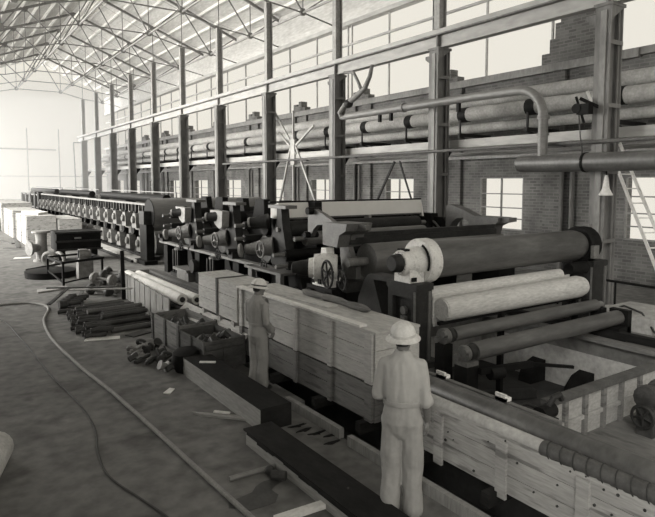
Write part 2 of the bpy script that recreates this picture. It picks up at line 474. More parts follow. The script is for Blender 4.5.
# ------------------------------------------------------------------ crane columns and girder
XC = 13.9
def make_column():
    t = thing('steel_column', 'x', 'column', (XC,0,0))
    s = MB()
    for sx in (-1, 1): s.box(XC+sx*0.25-0.02, XC+sx*0.25+0.02, -0.2, 0.2, 0.02, 7.3)
    s.box(XC-0.24, XC+0.24, -0.015, 0.015, 0.02, 7.3)
    for sx in (-1, 1):
        for sy in (-1, 1): s.box(XC+sx*0.2-0.03, XC+sx*0.2+0.03, sy*0.13-0.02, sy*0.13+0.02, 0.02, 7.3)
    sh = part('shaft', s, M['column'], t)
    for z in (1.6, 3.3, 4.9, 6.4): part('batten_plate', MB().box(XC-0.27, XC+0.27, -0.21, -0.19, z, z+0.1), M['column'], t)
    part('cover_strip', MB().box(XC-0.3, XC-0.27, -0.1, 0.05, 0.04, 7.2), M['steelgrey'], t)
    p = MB(); p.box(XC-0.35, XC+0.35, -0.32, 0.32, 0, 0.04); part('base_plate', p, M['column'], t)
    p = MB(); p.box(XC-0.3, XC+0.3, -0.24, 0.24, 7.3, 7.38); p.prism([(XC-0.28,7.3),(XC-0.28,6.9),(XC-0.2,7.0),(XC+0.25,7.3)], 'xz', -0.22, -0.2); part('cap', p, M['column'], t)
    p = MB(); p.prism([(0.2,6.85),(0.55,7.1),(0.55,7.2),(0.2,7.2)], 'yz', XC-0.1, XC+0.1)
    part('bracket', p, M['column'], t)
    p = MB(); p.box(XC-0.13, XC+0.13, -0.02, 0.02, 7.98, 11.62)
    for sx in (-1, 1): p.box(XC+sx*0.14-0.02, XC+sx*0.14+0.02, -0.12, 0.12, 7.98, 11.62)
    part('upper_post', p, M['post'], t)
    return t
col0 = make_column()
for k in range(11):
    c = col0 if k == 0 else copy_tree(col0)
    c.location = (XC, YK[k], 0)
    c['label'] = ['nearest steel column, at the right behind the large dark overhead pipe', 'second steel column from the right, just right of the white trough board',
                  'steel column behind the hooked grey bracket, third from the right'][k] if k < 3 else ('steel crane column, %s counted from the right, with slim upper post' % ORD[k] if k < 10 else 'farthest steel crane column at the bright left end of the row')
    c['group'] = 'crane columns'
g = thing('crane_girder', 'long pale steel crane girder resting on the row of columns', 'girder', (XC, 30, 7.38))
part('web', MB().box(XC-0.02, XC+0.02, 1, 68, 7.4, 7.9), M['girder'], g)
part('bottom_flange', MB().box(XC-0.14, XC+0.14, 1, 68, 7.38, 7.41), M['girder'], g)
part('top_flange', MB().box(XC-0.2, XC+0.2, 1, 68, 7.78, 7.82), M['column'], g)
part('rail_beam', MB().box(XC-0.16, XC+0.1, 1, 68, 7.82, 7.97), M['girder'], g)
parts('stiffener', [MB().box(XC-0.14, XC-0.02, YK[k]-0.03, YK[k]+0.03, 7.41, 7.78) for k in range(11)], M['column'], g)
# end bracing frame beyond the last column
b = MB(); b.bar((XC-0.6,67.6,7.3), (XC-0.2,69.0,0), 0.1, 0.1); b.bar((XC+0.2,67.2,7.3), (XC+0.2,68.4,0), 0.1, 0.1); b.bar((XC-0.6,67.6,7.3),(XC+0.2,67.2,7.3),0.1,0.1); b.bar((XC-0.3,68.6,2.5),(XC+0.2,68.1,2.5),0.08,0.08)
solo('end_brace', b, M['steelgrey'], 'leaning steel brace frame past the farthest column', 'brace')

# rails behind the columns
solo('flat_rail', MB().box(14.32, 14.5, 3, 66, 4.2, 4.46), M['girder'], 'pale flat beam running behind the columns at mid height', 'beam')
solo('thin_pipe', MB().cyl((13.55,3,4.08),(13.55,30,4.08),0.05,n=10), M['pipedark'], 'thin dark pipe running in front of the columns at mid height', 'pipe')
solo('service_pipe', MB().cyl((15.2,3,4.02),(15.2,64,4.02),0.06,n=10), M['pipe'], 'slim grey pipe just below the pale flat beam', 'pipe')
# brackets on columns for the rail
for k in range(11):
    b = MB(); b.box(14.15, 14.5, YK[k]-0.08, YK[k]+0.08, 4.1, 4.2); b.prism([(14.15,3.7),(14.2,3.7),(14.5,4.1),(14.15,4.1)], 'xz', YK[k]-0.03, YK[k]+0.03); b.box(14.15,14.22,YK[k]+0.2,YK[k]+0.5,3.85,4.2)
    solo('rail_bracket', b, M['black'], 'dark bracket under the pale flat beam at the %s column from the right' % ORD[k], 'bracket', 'rail brackets')
# big lagged pipes along the wall, with dark saddles
pipes = [(16.45, 5.98, 0.24, 'uppermost pale lagged pipe in the bank along the brick wall'),
         (16.15, 5.5, 0.25, 'second lagged pipe down in the bank along the brick wall'),
         (16.75, 5.42, 0.26, 'lagged pipe at the back of the bank against the brick wall'),
         (16.45, 5.02, 0.17, 'lowest and thinnest lagged pipe in the bank along the brick wall')]
for n, (x, z, r, lab) in enumerate(pipes):
    p = MB(); pts = []; rs = []
    y = 2.0; k = 0
    while y < 66:
        L = 2.86
        dent = 0.88 if n == 1 else (0.93 if n == 2 else 0.99)
        for a, q in ((0.0, dent), (0.35, 0.97), (1.2, 1.0), (2.0, 1.0), (2.6, 0.96)):
            pts.append((x, y+a, z)); rs.append(r*q)
        y += L
    p.tube(pts, rs, 14)
    t = thing('lagged_pipe', lab, 'pipe', (x, 2, z-r), 'lagged wall pipes')
    part('lagging', p, M['lagging'], t)
    if n == 1:
        for k in range(0, 22):
            yy = 3.4 + 2.86*k
            s = MB(); s.cyl((x,yy-0.18,z),(x,yy+0.18,z),r+0.015,n=14); part('saddle', s, M['black'], t)
for k in range(1, 19):
    yy = 3.4+2.86*k
    solo('wall_arm', MB().bar((15.8,yy,4.77),(17.5,yy,4.77),0.09,0.12).bar((15.88,yy,4.8),(15.88,yy,5.3),0.06,0.06).bar((15.85,yy,4.72),(17.4,yy,4.35),0.06,0.06), M['machine'], 'dark steel cross arm under the lagged pipes, %s counted from the right' % ORD[k].replace('second','first one') if k == 1 else 'dark steel cross arm under the lagged pipes, %s counted from the right' % ORD[k-1], 'arm', 'pipe cross arms')
# down pipes on the piers
for i, p in enumerate(piers[:10]):
    for d in (-0.12, 0.12):
        solo('downpipe', MB().cyl((XW-0.215,p+d*1.6,0.0),(XW-0.215,p+d*1.6, 3.9),0.075,n=10), M['column'],
             '%s dark downpipe on the brick pier %s' % ('near' if d < 0 else 'far', ('behind the nearest column' if i == 1 else 'out past the right edge' if i == 0 else '%s from the right' % ORD[i])), 'pipe', 'pier downpipes')
# big dark overhead pipe and the bent pipe that drops onto it
XP = 13.3
t = thing('overhead_pipe', 'large dark steam pipe with closed end passing across the nearest column', 'pipe', (XP, 6, 3.35))
part('pipe', MB().lathe((XP,10.35,3.58),(0,-1,0),[(0,0.05),(0.02,0.13),(0.09,0.2),(0.2,0.225),(6.2,0.225)],24), M['pipedark'], t)
part('collar', MB().cyl((XP,8.35,3.58),(XP,8.29,3.58),0.245,n=24), M['black'], t)
pts = [(XP,9.55,3.78),(XP,9.55,4.75)] + [(XP, 9.55+0.8-0.8*math.cos(a), 4.75+0.8*math.sin(a)) for a in [PI/2*i/8 for i in range(1,9)]] + [(XP,12,5.57),(XP,18.2,5.57)]
t = thing('bent_pipe', 'grey overhead pipe bending down in a wide elbow onto the large dark pipe', 'pipe', (XP, 9.55, 3.78))
part('pipe', MB().tube(pts, 0.125, 16), M['pipe'], t)
parts('flange', [MB().cyl((XP,9.55,4.72),(XP,9.55,4.82),0.16,n=16), MB().cyl((XP,9.55,4.3),(XP,9.55,4.36),0.16,n=16), MB().cyl((XP,14.9,5.57),(XP,14.98,5.57),0.16,n=16)], M['pipe'], t)
parts('pipe_hanger', [MB().box(XP-0.05, XP+0.05, y-0.05, y+0.05, 5.2, 5.46) for y in (12.5, 15.6, 16.2)], M['black'], t)
t = thing('branch_hose', 'pale forked hose hanging from the girder to the end of the bent pipe', 'hose', (XP,18.3,5.4))
part('hose', MB().tube([(13.5,16.9,7.3),(13.4,16.9,6.9),(13.4,17.2,6.5),(13.35,17.8,6.2),(13.3,18.3,6.0),(13.3,18.65,5.75),(13.3,18.5,5.55),(13.3,18.2,5.55)], [0.07,0.08,0.1,0.11,0.1,0.09,0.09,0.1], 10), M['pipe'], t)
part('branch', MB().tube([(13.5,18.6,7.3),(13.4,17.9,7.2),(13.4,17.6,6.8),(13.38,17.4,6.5)], [0.05,0.06,0.06,0.07], 8), M['pipe'], t)
part('coupling', MB().ball((13.33,18.1,6.05),(0.17,0.2,0.17)), M['machine'], t)
# hoist block and rope, lamp, ladder, handrail at the nearest column
t = thing('chain_hoist', 'black chain hoist hung on the nearest column above the dark pipe', 'hoist', (13.4,8.5,4.6))
part('block', MB().box(13.3,13.5,8.3,8.62,4.75,5.0).cyl((13.28,8.62,4.9),(13.52,8.62,4.9),0.12,n=12), M['black'], t)
part('arm', MB().bar((13.65,8.2,4.9),(13.4,8.6,5.15),0.06,0.08).bar((13.4,8.7,5.2),(13.45,8.5,4.55),0.05,0.05), M['black'], t)
part('rope', MB().tube([(13.4,8.62,4.85),(13.4,8.55,4.2),(13.3,8.42,3.86),(13.06,8.32,3.6)],0.018,6), M['cable'], t)
t = thing('hanging_lamp', 'pale bell-shaped lamp shade hanging on the nearest column under the dark pipe', 'lamp', (13.42,7.9,2.75))
part('lamp_shade', MB().lathe((13.42,7.85,2.78),(0,0,1),[(0,0.15),(0.02,0.16),(0.07,0.13),(0.16,0.085),(0.4,0.05),(0.48,0.03)],20), M['paper'], t)
part('stem', MB().cyl((13.42,7.85,3.2),(13.42,7.85,3.42),0.02,n=8), M['black'], t)
t = thing('ladder', 'tall pale wooden ladder leaning on the pipes beside the nearest column', 'ladder', (14.9,6.8,0))
a0, a1 = Vector((15.0,6.75,0.0)), Vector((14.75,9.1,5.5)); off = Vector((0.36,-0.16,0))
for sgn in (-1, 1): part('rail', MB().bar(a0+off*0.6*sgn, a1+off*0.4*sgn, 0.05, 0.07), M['palewood'], t)
for k in range(1, 15):
    q = a0.lerp(a1, k/15.0); f = 0.6-0.2*k/15
    part('rung', MB().cyl(q-off*f, q+off*f, 0.017, n=6), M['palewood'], t)
t = thing('handrail', 'thin dark pipe handrail crossing in front of the nearest column', 'rail', (13.2,6,0))
part('rail', MB().cyl((13.2,9.2,0.8),(13.2,4.8,0.76),0.03,n=8), M['black'], t)
for y in (8.9, 7.4, 5.2): part('post', MB().cyl((13.2,y,0),(13.2,y,0.78),0.025,n=8), M['black'], t)
# crossed bracing mast
b = MB()
for a, c2 in (((14.3,26.2,7.2),(14.3,23.6,4.6)), ((14.3,22.0,5.6),(14.3,23.9,4.6)), ((14.3,25.1,5.5),(14.3,23.5,4.4)), ((14.3,23.9,5.0),(14.3,25.4,1.2)), ((14.3,23.7,5.0),(14.3,21.2,1.2)), ((14.3,23.75,6.4),(14.3,23.75,1.3))):
    b.bar(a, c2, 0.07, 0.09)
b.box(14.25,14.38,23.6,23.95,3.9,5.1); b.bar((14.3,25.4,1.22),(14.3,25.5,0),0.08,0.08); b.bar((14.3,21.2,1.22),(14.3,21.0,0),0.08,0.08)
solo('cross_brace', b, M['girder'], 'pale crossed timber bracing star between the third and fourth columns', 'brace')
b = MB().bar((15.2,17.6,3.9),(15.2,19.3,1.4),0.06,0.08).bar((15.2,17.3,3.9),(15.2,16.1,1.4),0.05,0.06)
b.bar((15.2,19.3,1.4),(15.2,20.2,0),0.06,0.08).bar((15.2,16.1,1.4),(15.2,15.4,0),0.05,0.06)
solo('trestle_legs', b, M['machine'], 'pair of dark splayed timber legs in front of the window behind the white trough board', 'trestle')
# far right floor clutter
solo('concrete_block', MB().box(12.0,13.5,5.9,7.2,0,0.32).box(12.3,13.3,7.2,7.6,0,0.2), M['concrete_pale'], 'pale concrete block on the floor beyond the pit at the right', 'block')
solo('steel_plate', MB().prism([(6.7,0.0),(8.0,0.0),(8.0,1.0),(6.7,1.04)], 'yz', 16.6, 16.66), M['machine'], 'dark steel plate standing by the brick wall behind the ladder', 'plate')
solo('loose_cable', MB().tube([(13.2,8.6,0.03),(12.8,7.6,0.05),(12.7,6.9,0.36),(12.3,6.3,0.36),(11.8,5.7,0.03),(11.2,5.1,0.03)],0.022,6), M['cable'], 'dark cable trailing over the pale concrete block', 'cable')
# ------------------------------------------------------------------ dryer section
XF = 7.3
d = thing('dryer_section', 'long dark dryer frame with pale top rails running to the far end of the hall', 'frame', (XF,24,0))
part('top_rail', MB().box(XF-0.06,XF+0.1,23.6,49.3,2.16,2.24), M['bearing'], d)
part('middle_rail', MB().box(XF-0.08,XF+0.1,23.2,49.3,1.12,1.2), M['bearing'], d)
part('sole_plate', MB().box(XF-0.2,XF+0.25,22.8,49.3,0.0,0.16), M['machine'], d)
for k in range(18):
    y = 23.7+1.5*k
    part('upright', MB().box(XF-0.02,XF+0.12,y-0.1,y+0.1,0.16,2.16), M['black'], d)
part('far_top_rail', MB().box(11.9,12.06,23.6,49.3,2.1,2.2), M['machine'], d)
part('far_side_panel', MB().box(11.9,12.0,23.6,49.3,0.0,2.1), M['black'], d)
parts('hanger_rod', [MB().box(XF-0.08,XF-0.02,23.8+0.49*k,23.88+0.49*k,1.86,2.16) for k in range(52)], M['machine'], d)
def make_dryer():
    t = thing('dryer_cylinder', 'x', 'cylinder', (XF,0,0))
    part('shell', MB().cyl((XF+0.3,0,0),(11.7,0,0),0.56,n=28), M['rollmid'], t)
    h = MB().cyl((XF-0.34,0,0),(XF+0.3,0,0),0.15,0.2,n=12)
    h.prism([(-0.3,-0.34),(0.3,-0.34),(0.24,0.1),(0.17,0.26),(-0.17,0.26),(-0.24,0.1)],'yz',XF-0.26,XF-0.02)
    part('bearing_housing', h, M['bearing'], t)
    part('end_cover', MB().cyl((XF-0.36,0,-0.02),(XF-0.26,0,-0.02),0.11,n=12), M['bearing'], t)
    part('gear_case', MB().cyl((XF-0.12,0.72,-0.42),(XF-0.02,0.72,-0.42),0.25,n=12), M['black'], t)
    return t
dr0 = make_dryer(); first = True
for row, z, y0 in (('upper', 1.55, 24.45), ('lower', 0.62, 23.9)):
    for k in range(17):
        t = dr0 if first else copy_tree(dr0)
        first = False
        t.location = (XF, y0+1.5*k, z)
        t['label'] = '%s row dryer cylinder with pale bearing housing, %s from the presses' % (row, ORD[k] if k else 'the one nearest')
        t['group'] = 'dryer cylinders'
# last dryer with its bare shell in view
t = thing('dryer_cylinder', 'bare grey dryer cylinder at the near end of the dryer section, beside the presses', 'cylinder', (7.3,22.3,1.78), 'dryer cylinders')
part('shell', MB().lathe((7.0,22.3,1.85),(1,0,0),[(0,0.3),(0.02,0.6),(0.08,0.62),(4.7,0.62),(4.72,0.3)],32), M['rollmid'], t)
part('end_disc', MB().lathe((6.97,22.3,1.85),(1,0,0),[(0,0.2),(0.02,0.6),(0.04,0.61)],32), M['black'], t)
part('bearing_housing', MB().box(6.7,6.97,22.0,22.6,1.5,2.0), M['machine'], t)
part('stand', MB().box(6.75,7.05,21.9,22.7,0,1.5).box(6.6,7.1,21.7,22.9,0,0.15), M['black'], t)
# farther section
d = thing('calender_frame', 'dark upright calender frame at the far end of the machine', 'frame', (XF,52,0))
for y in (50.2, 52.0, 54.5, 57, 59.5): part('upright', MB().box(XF-0.15,XF+0.15,y-0.35,y+0.35,0,2.35 if y < 53 else 2.15), M['machine'], d)
part('top_rail', MB().box(XF-0.1,XF+0.1,50,60,2.05,2.15), M['bearing'], d)
part('middle_rail', MB().box(XF-0.1,XF+0.1,50,60,1.05,1.15), M['bearing'], d)
parts('roll', [MB().cyl((XF,y,z),(11.7,y,z),r) for y, z, r in ((51.1,0.9,0.4),(51.1,1.7,0.35),(55.7,1.6,0.6),(58.2,0.7,0.6))], M['rollmid'], d)
# header pipes above the dryers
for n, (y0, y1, x) in enumerate(((24.6, 35.5, 8.5), (38.6, 48.6, 8.6), (51, 64, 8.7))):
    t = thing('felt_roll', 'fat dark felt roll lying along the top of the dryers, %s one' % ('nearest', 'middle', 'farthest')[n], 'roll', (x,y0,2.1), 'dark rolls on the dryers')
    part('roll', MB().lathe((x,y0,2.36),(0,1,0),[(0,0.1),(0.01,0.19),(y1-y0,0.19),(y1-y0+0.02,0.1)],18), M['black'], t)
    for y in (y0+0.3, (y0+y1)/2, y1-0.3): part('cradle', MB().box(x-0.25,x+0.25,y-0.08,y+0.08,2.05,2.2).box(x-0.03,x+0.03,y-0.05,y+0.05,0.0,2.1), M['machine'], t)
    part('rail', MB().box(x+0.3,x+0.34,y0-0.3,y1,2.62,2.66).box(x+0.3,x+0.34,y0-0.3,y0-0.24,2.1,2.66), M['bearing'], t)
solo('foundation_strip', MB().box(6.55,7.0,22.6,36,0,0.12), M['concrete_pale'], 'pale concrete strip along the foot of the dryers', 'strip')
solo('conduit', MB().cyl((6.35,22.4,0.1),(6.35,35.5,0.1),0.055,n=8), M['black'], 'dark pipe lying along the pale strip by the dryers', 'pipe')

# ------------------------------------------------------------------ generic rolls
def roll_x(name, label, x0, x1, y, z, r, m, jr=0.07, jl=0.3, group=None, n=28):
    t = thing(name, label, 'roll', (x0, y, z-r), group)
    part('roll_body', MB().lathe((x0,y,z),(1,0,0),[(0,jr),(0.0,r*0.97),(0.02,r),(x1-x0-0.02,r),(x1-x0,r*0.97),(x1-x0,jr)],n), m, t)
    part('journal', MB().cyl((x0-jl,y,z),(x0+0.02,y,z),jr,n=14), M['bearing'], t)
    part('journal', MB().cyl((x1-0.02,y,z),(x1+jl,y,z),jr,n=14), M['bearing'], t)
    return t

# three similar presses
LAB = [('farthest left of the three alike', 18.85), ('middle one of the three alike', 16.0), ('next to the white trough board', 13.3)]
def make_press():
    X = 6.95
    t = thing('press_stand', 'x', 'machine', (X,0,0))
    part('pedestal', MB().box(X-0.2,X+0.25,-0.42,0.12,0.12,0.86), M['black'], t)
    parts('pedestal_rib', [MB().box(X-0.26,X-0.2,y-0.03,y+0.04,0.12,0.88) for y in (-0.38,-0.2,0.04)], M['machine'], t)
    part('base_plate', MB().box(X-0.3,X+0.3,-0.5,0.2,0,0.12), M['machine'], t)
    part('pedestal', MB().box(X-0.2,X+0.2,0.75,1.1,0,0.95), M['black'], t)
    part('cross_rail', MB().box(X-0.28,X-0.1,-1.35,1.35,1.0,1.07), M['bearing'], t)
    part('cap', MB().lathe((X-0.05,-0.12,0.86),(0,0,1),[(0,0.2),(0.06,0.2),(0.1,0.13),(0.16,0.12)],16), M['bearing'], t)
    # curved side frame with a T head
    out = [(-0.75,1.07),(-0.5,1.07),(-0.42,1.45),(-0.5,1.75),(-0.78,2.15),(-0.8,2.5),(-1.0,2.5),(-1.05,2.1),(-1.15,1.75),(-1.25,1.4),(-1.2,1.07)]
    part('side_frame', MB().prism(out,'yz',X+0.1,X+0.32), M['machine'], t)
    part('head_plate', MB().box(X+0.05,X+0.37,-1.3,-0.45,2.46,2.54), M['machmid'], t)
    part('dark_inner_frame', MB().prism([(-1.2,0),(1.0,0),(0.7,1.2),(0.9,2.1),(0.75,2.6),(0.3,2.6),(0.2,2.2),(-0.3,2.0),(-0.45,2.3),(-0.55,2.6),(-1.05,2.6),(-1.1,1.6)],'yz',8.0,8.2), M['black'], t)  # black frame plate, added to fill the press interior with shade
    part('lower_bracket', MB().prism([(-1.9,0.0),(-0.75,0.0),(-0.75,0.95),(-1.0,0.95),(-1.25,0.5),(-1.5,0.3),(-1.9,0.22)],'yz',X-0.05,X+0.2), M['black'], t)
    part('hand_wheel', MB().wheel((X-0.32,-0.72,1.48),(1,0,0),0.2,0.022), M['bearing'], t)
    part('hand_wheel', MB().wheel((X-0.3,-0.85,1.08),(1,0,0),0.14,0.018,4), M['machine'], t)
    part('lower_bearing', MB().lathe((X-0.42,-0.1,1.42),(0.75,-0.66,0.12),[(0,0.08),(0.02,0.125),(0.1,0.13),(0.25,0.15),(0.5,0.21),(0.75,0.25)],20), M['bearing'], t)
    part('bearing_cap', MB().lathe((X-0.54,-0.01,1.39),(0.75,-0.66,0.12),[(0,0.1),(0.0,0.165),(0.06,0.175)],20), M['machpale'], t)
    part('upper_bearing', MB().lathe((X-0.3,-0.16,2.1),(0.75,-0.66,0.05),[(0,0.08),(0.01,0.12),(0.2,0.135),(0.45,0.2)],18), M['machine'], t)
    part('bearing_cap', MB().lathe((X-0.34,-0.13,2.1),(0.75,-0.66,0.05),[(0,0.07),(0.0,0.115),(0.05,0.125)],18), M['machpale'], t)
    # far side upright
    part('far_frame', MB().prism([(-1.2,0),(1.0,0),(0.7,1.2),(0.9,2.1),(0.25,2.2),(-0.3,1.9),(-0.5,2.2),(-1.05,2.2),(-1.1,1.6)],'yz',12.0,12.25), M['black'], t)
    # lower press roll and dark upper roll belong to the press
    part('press_roll', MB().lathe((7.25,0.2,1.35),(1,0,0),[(0,0.1),(0,0.36),(4.6,0.36),(4.6,0.1)],28), M['roll'], t)
    part('press_roll', MB().lathe((7.25,0.25,1.97),(1,0,0),[(0,0.1),(0,0.25),(4.6,0.25),(4.6,0.1)],28), M['black'], t)
    return t
pr0 = make_press()
for n, (l, y) in enumerate(LAB):
    t = pr0 if n == 0 else copy_tree(pr0)
    t.location = (6.95, y, 0)
    t['label'] = 'dark press unit with hand wheels, ' + l
    t['group'] = 'press units'
PRS = [o for o in bpy.data.objects if o.name.startswith('press_stand')]
for o in PRS:
    y = o.location.y
    if y > 14: part('loading_arm', MB().prism([(y-0.85,2.28),(y,2.3),(y-0.02,2.2),(y-0.32,1.9),(y-0.62,1.78),(y-0.8,1.85)],'yz',6.8,7.02), M['machpale'], o)
for n, (l, y) in enumerate(LAB):
    for q, (dy, z, r, w) in enumerate(((0.42, 1.98, 0.1, 'upper'), (0.62, 1.62, 0.095, 'lower'))):
        roll_x('felt_roll', '%s small dark felt roll of the press unit that is %s' % (w, ('farthest left','in the middle','nearest the white trough board')[n]), 6.75+0.1*q, 11.8, y+dy, z, r, M['machine'], 0.05, 0.25, 'small felt rolls', 16)
    solo('bolt_box', MB().box(6.62,6.95,y+0.85,y+1.15,1.07,1.25).cyl((6.55,y+1.0,1.25),(6.95,y+1.0,1.25),0.08,n=10), M['machine'], 'small box casting on the front rail of the press unit ' + ('farthest left','in the middle','nearest the white trough board')[n], 'casting', 'rail castings')
# low press bed members
for n, (y0, y1) in enumerate(((17.2, 18.4), (14.6, 15.7), (11.9, 13.1))):
    solo('bed_plate', MB().box(6.5,7.6,y0,y1,0.3,0.38).box(6.6,7.5,y0+0.1,y1-0.1,0,0.3), M['bearing'], 'flat grey bed plate low between presses, %s' % ('farthest','middle','nearest')[n], 'plate', 'bed plates')
    solo('drive_shaft', MB().cyl((6.6,y0-0.3,0.55),(9.5,y0-0.3,0.55),0.12,n=14).cyl((6.55,y0-0.3,0.55),(6.7,y0-0.3,0.55),0.2,n=14), M['machine'], 'dark drive shaft low between presses, %s' % ('farthest','middle','nearest')[n], 'shaft', 'drive shafts')

# ------------------------------------------------------------------ wire section behind the big rolls
t = thing('trough_board', 'long white sheet trough standing across the machine behind the hooked bracket', 'trough', (7.2,12.6,1.6))
part('board', MB().prism([(12.5,2.22),(12.54,2.22),(12.62,2.59),(12.58,2.59)],'yz',7.2,11.85), M['paneltin'], t)
parts('end_plate', [MB().prism([(12.46,2.2),(13.0,2.2),(13.0,2.5),(12.58,2.59)],'yz',7.15,7.2), MB().prism([(12.46,2.12),(12.96,2.12),(13.0,2.5),(12.58,2.59)],'yz',11.85,11.9)], M['paneltin'], t)
part('floor_pan', MB().box(7.2,11.85,12.52,13.0,2.18,2.22), M['machmid'], t)
part('top_rail', MB().box(6.9,11.9,12.58,12.66,2.59,2.63), M['black'], t)
parts('lug', [MB().box(x-0.05,x+0.05,12.45,12.65,2.12,2.22) for x in (8.5, 9.9)], M['machpale'], t)
parts('leg', [MB().box(7.15,7.22,12.6,12.95,0,2.18), MB().box(11.85,11.92,12.6,12.95,0,2.18)], M['black'], t)
roll_x('table_roll', 'dark roll under the white trough board', 7.3, 11.6, 12.42, 1.95, 0.19, M['machine'], 0.06)
roll_x('table_roll', 'lighter grey roll below the dark roll, its right end near the ribbed dark frame', 7.5, 11.4, 11.95, 1.74, 0.17, M['rollmid'], 0.06)
roll_x('table_roll', 'slim black roll with knobbed end left of the hooked bracket', 6.9, 11.5, 11.9, 1.40, 0.11, M['black'], 0.05)
roll_x('table_roll', 'lowest slim black roll left of the hooked bracket', 6.8, 11.5, 11.6, 1.17, 0.1, M['black'], 0.05)
t = thing('rib_stand', 'dark curved-rib frame under the right end of the white trough board', 'frame', (12.0,12.4,0))
part('plate', MB().prism([(11.5,0),(13.4,0),(13.4,2.1),(11.9,2.1),(11.4,1.5)],'yz',12.1,12.25), M['black'], t)
parts('rib', [MB().tube([(12.05, 12.55+q*math.cos(a), 1.3+q*math.sin(a)) for a in [PI*i/12 for i in range(13)]], 0.035, 6) for q in (0.75, 0.6, 0.42)], M['machmid'], t)
# hooked bracket pair with white bearing housing
br = [(11.49,1.83),(11.49,2.46),(11.33,2.51),(11.25,2.49),(10.85,2.38),(10.44,2.22),(9.31,2.23),(9.31,2.13),(9.57,2.08),(9.78,2.0),(9.89,1.73),(9.8,1.55),(9.63,1.41),(9.63,1.09),(10.11,1.02),(10.22,1.72),(10.4,1.74),(10.55,1.9),(10.66,2.07),(10.85,2.15),(11.09,2.13),(11.25,2.02),(11.37,1.84)]
t = thing('hook_bracket', 'grey cast bracket with hooked arm standing over the white bearing housing', 'bracket', (7.3,10.1,0))
part('arm', MB().prism(br,'yz',7.3,7.42), M['machmid'], t)
part('head_block', MB().prism([(10.42,1.76),(10.44,2.24),(9.55,2.25),(9.6,2.1),(9.82,2.0),(9.9,1.74)],'yz',7.0,7.66), M['machmid'], t)
part('foot', MB().box(6.95,7.7,9.5,10.3,0.85,1.05), M['machine'], t)
part('pedestal', MB().box(7.0,7.65,9.55,10.25,0,0.86), M['black'], t)
parts('knob', [MB().cyl((7.16,11.3,2.44),(7.52,11.3,2.44),0.085,n=12), MB().cyl((7.16,11.43,1.88),(7.52,11.43,1.88),0.07,n=12)], M['black'], t)
t = thing('hook_bracket', 'grey cast bracket with hooked arm on the far side, above the big dark roll', 'bracket', (12.2,10.4,0))
part('arm', MB().prism([(y+0.25,z-0.03) for y, z in br],'yz',12.05,12.35), M['machmid'], t)
part('head_block', MB().prism([(10.67,1.7),(10.69,2.2),(9.8,2.2),(9.85,2.06),(10.07,1.96),(10.15,1.7)],'yz',11.95,12.45), M['machmid'], t)
part('pedestal', MB().box(11.9,12.5,9.7,10.6,0,1.1), M['black'], t)
t = roll_x('press_roll', 'large grey roll just behind the big dark roll with its white hub hidden', 7.55, 11.8, 9.6, 1.45, 0.37, M['rollmid'], 0.09, 0.5)
solo('doctor_bar', MB().bar((7.3,9.95,1.98),(11.9,9.95,1.98),0.14,0.1).bar((7.3,9.85,1.86),(11.9,9.85,1.86),0.05,0.14), M['machine'], 'straight dark steel bar lying across above the grey roll', 'bar')
t = thing('bearing_stand', 'white bearing housing with two hand wheels on a dark pedestal under the hooked bracket', 'bearing', (6.95,10.2,0))
part('housing', MB().lathe((6.6,10.35,1.3),(0.8,-0.6,0),[(0,0.12),(0.0,0.2),(0.1,0.22),(0.12,0.29),(0.2,0.3),(0.42,0.33),(0.5,0.3),(0.6,0.28)],24).box(6.75,7.1,9.85,10.45,0.92,1.1).prism([(10.05,1.5),(10.3,1.5),(10.25,1.72),(10.08,1.72)],'yz',6.85,7.05), M['white'], t)
part('shaft_end', MB().lathe((6.3,10.57,1.3),(0.8,-0.6,0),[(0,0.05),(0.02,0.11),(0.2,0.16),(0.42,0.18)],20), M['machine'], t)
part('hand_wheel', MB().wheel((6.52,9.55,1.27),(1,-0.2,0),0.27,0.025,6).cyl((6.52,9.55,1.27),(6.75,9.7,1.27),0.04,n=8), M['machine'], t)
part('hand_wheel', MB().wheel((6.6,9.15,1.2),(1,-0.2,0),0.19,0.02,5).cyl((6.6,9.15,1.2),(7.05,9.6,1.1),0.035,n=8), M['machine'], t)
part('pedestal', MB().box(6.7,7.25,9.65,10.6,0.12,0.92).box(6.62,6.7,9.7,9.9,0.2,0.85).box(6.62,6.7,10.3,10.5,0.2,0.85).box(6.6,7.3,9.5,10.7,0,0.12), M['black'], t)
parts('bolt_boss', [MB().cyl((6.58,y,0.6),(6.7,y,0.6),0.07,n=10) for y in (9.8, 10.1, 10.4)], M['bearing'], t)
parts('clip', [MB().box(6.62,6.65,9.95,10.05,1.0,1.1), MB().box(6.62,6.65,10.2,10.26,1.0,1.08)], M['black'], t)
solo('wedge_frame', MB().prism([(10.75,0.0),(11.75,0.0),(11.55,1.05),(11.35,1.12),(11.1,0.95)],'yz',6.85,7.1), M['black'], 'black wedge shaped frame plate left of the white bearing housing', 'frame')
solo('wedge_frame', MB().prism([(7.95,0.0),(9.1,0.0),(8.95,0.9),(8.75,1.3),(8.6,1.38),(7.9,1.38),(7.9,1.3),(8.5,1.28),(8.3,0.8)],'yz',6.85,7.15), M['machine'], 'dark curved side frame plate just left of the near roll stand', 'frame')
solo('side_rail', MB().box(6.5,6.8,8.0,9.6,0.55,0.62).box(6.55,6.75,8.2,9.4,0.0,0.55), M['machpale'], 'pale grey ledge between the white bearing housing and the near roll stand', 'ledge')
solo('side_pipe', MB().cyl((6.6,11.0,0.55),(7.6,12.0,0.55),0.16,n=14).cyl((6.4,11.2,0.3),(7.4,12.3,0.3),0.14,n=14), M['machine'], 'pair of fat dark pipes low beside the black wedge plate', 'pipe')
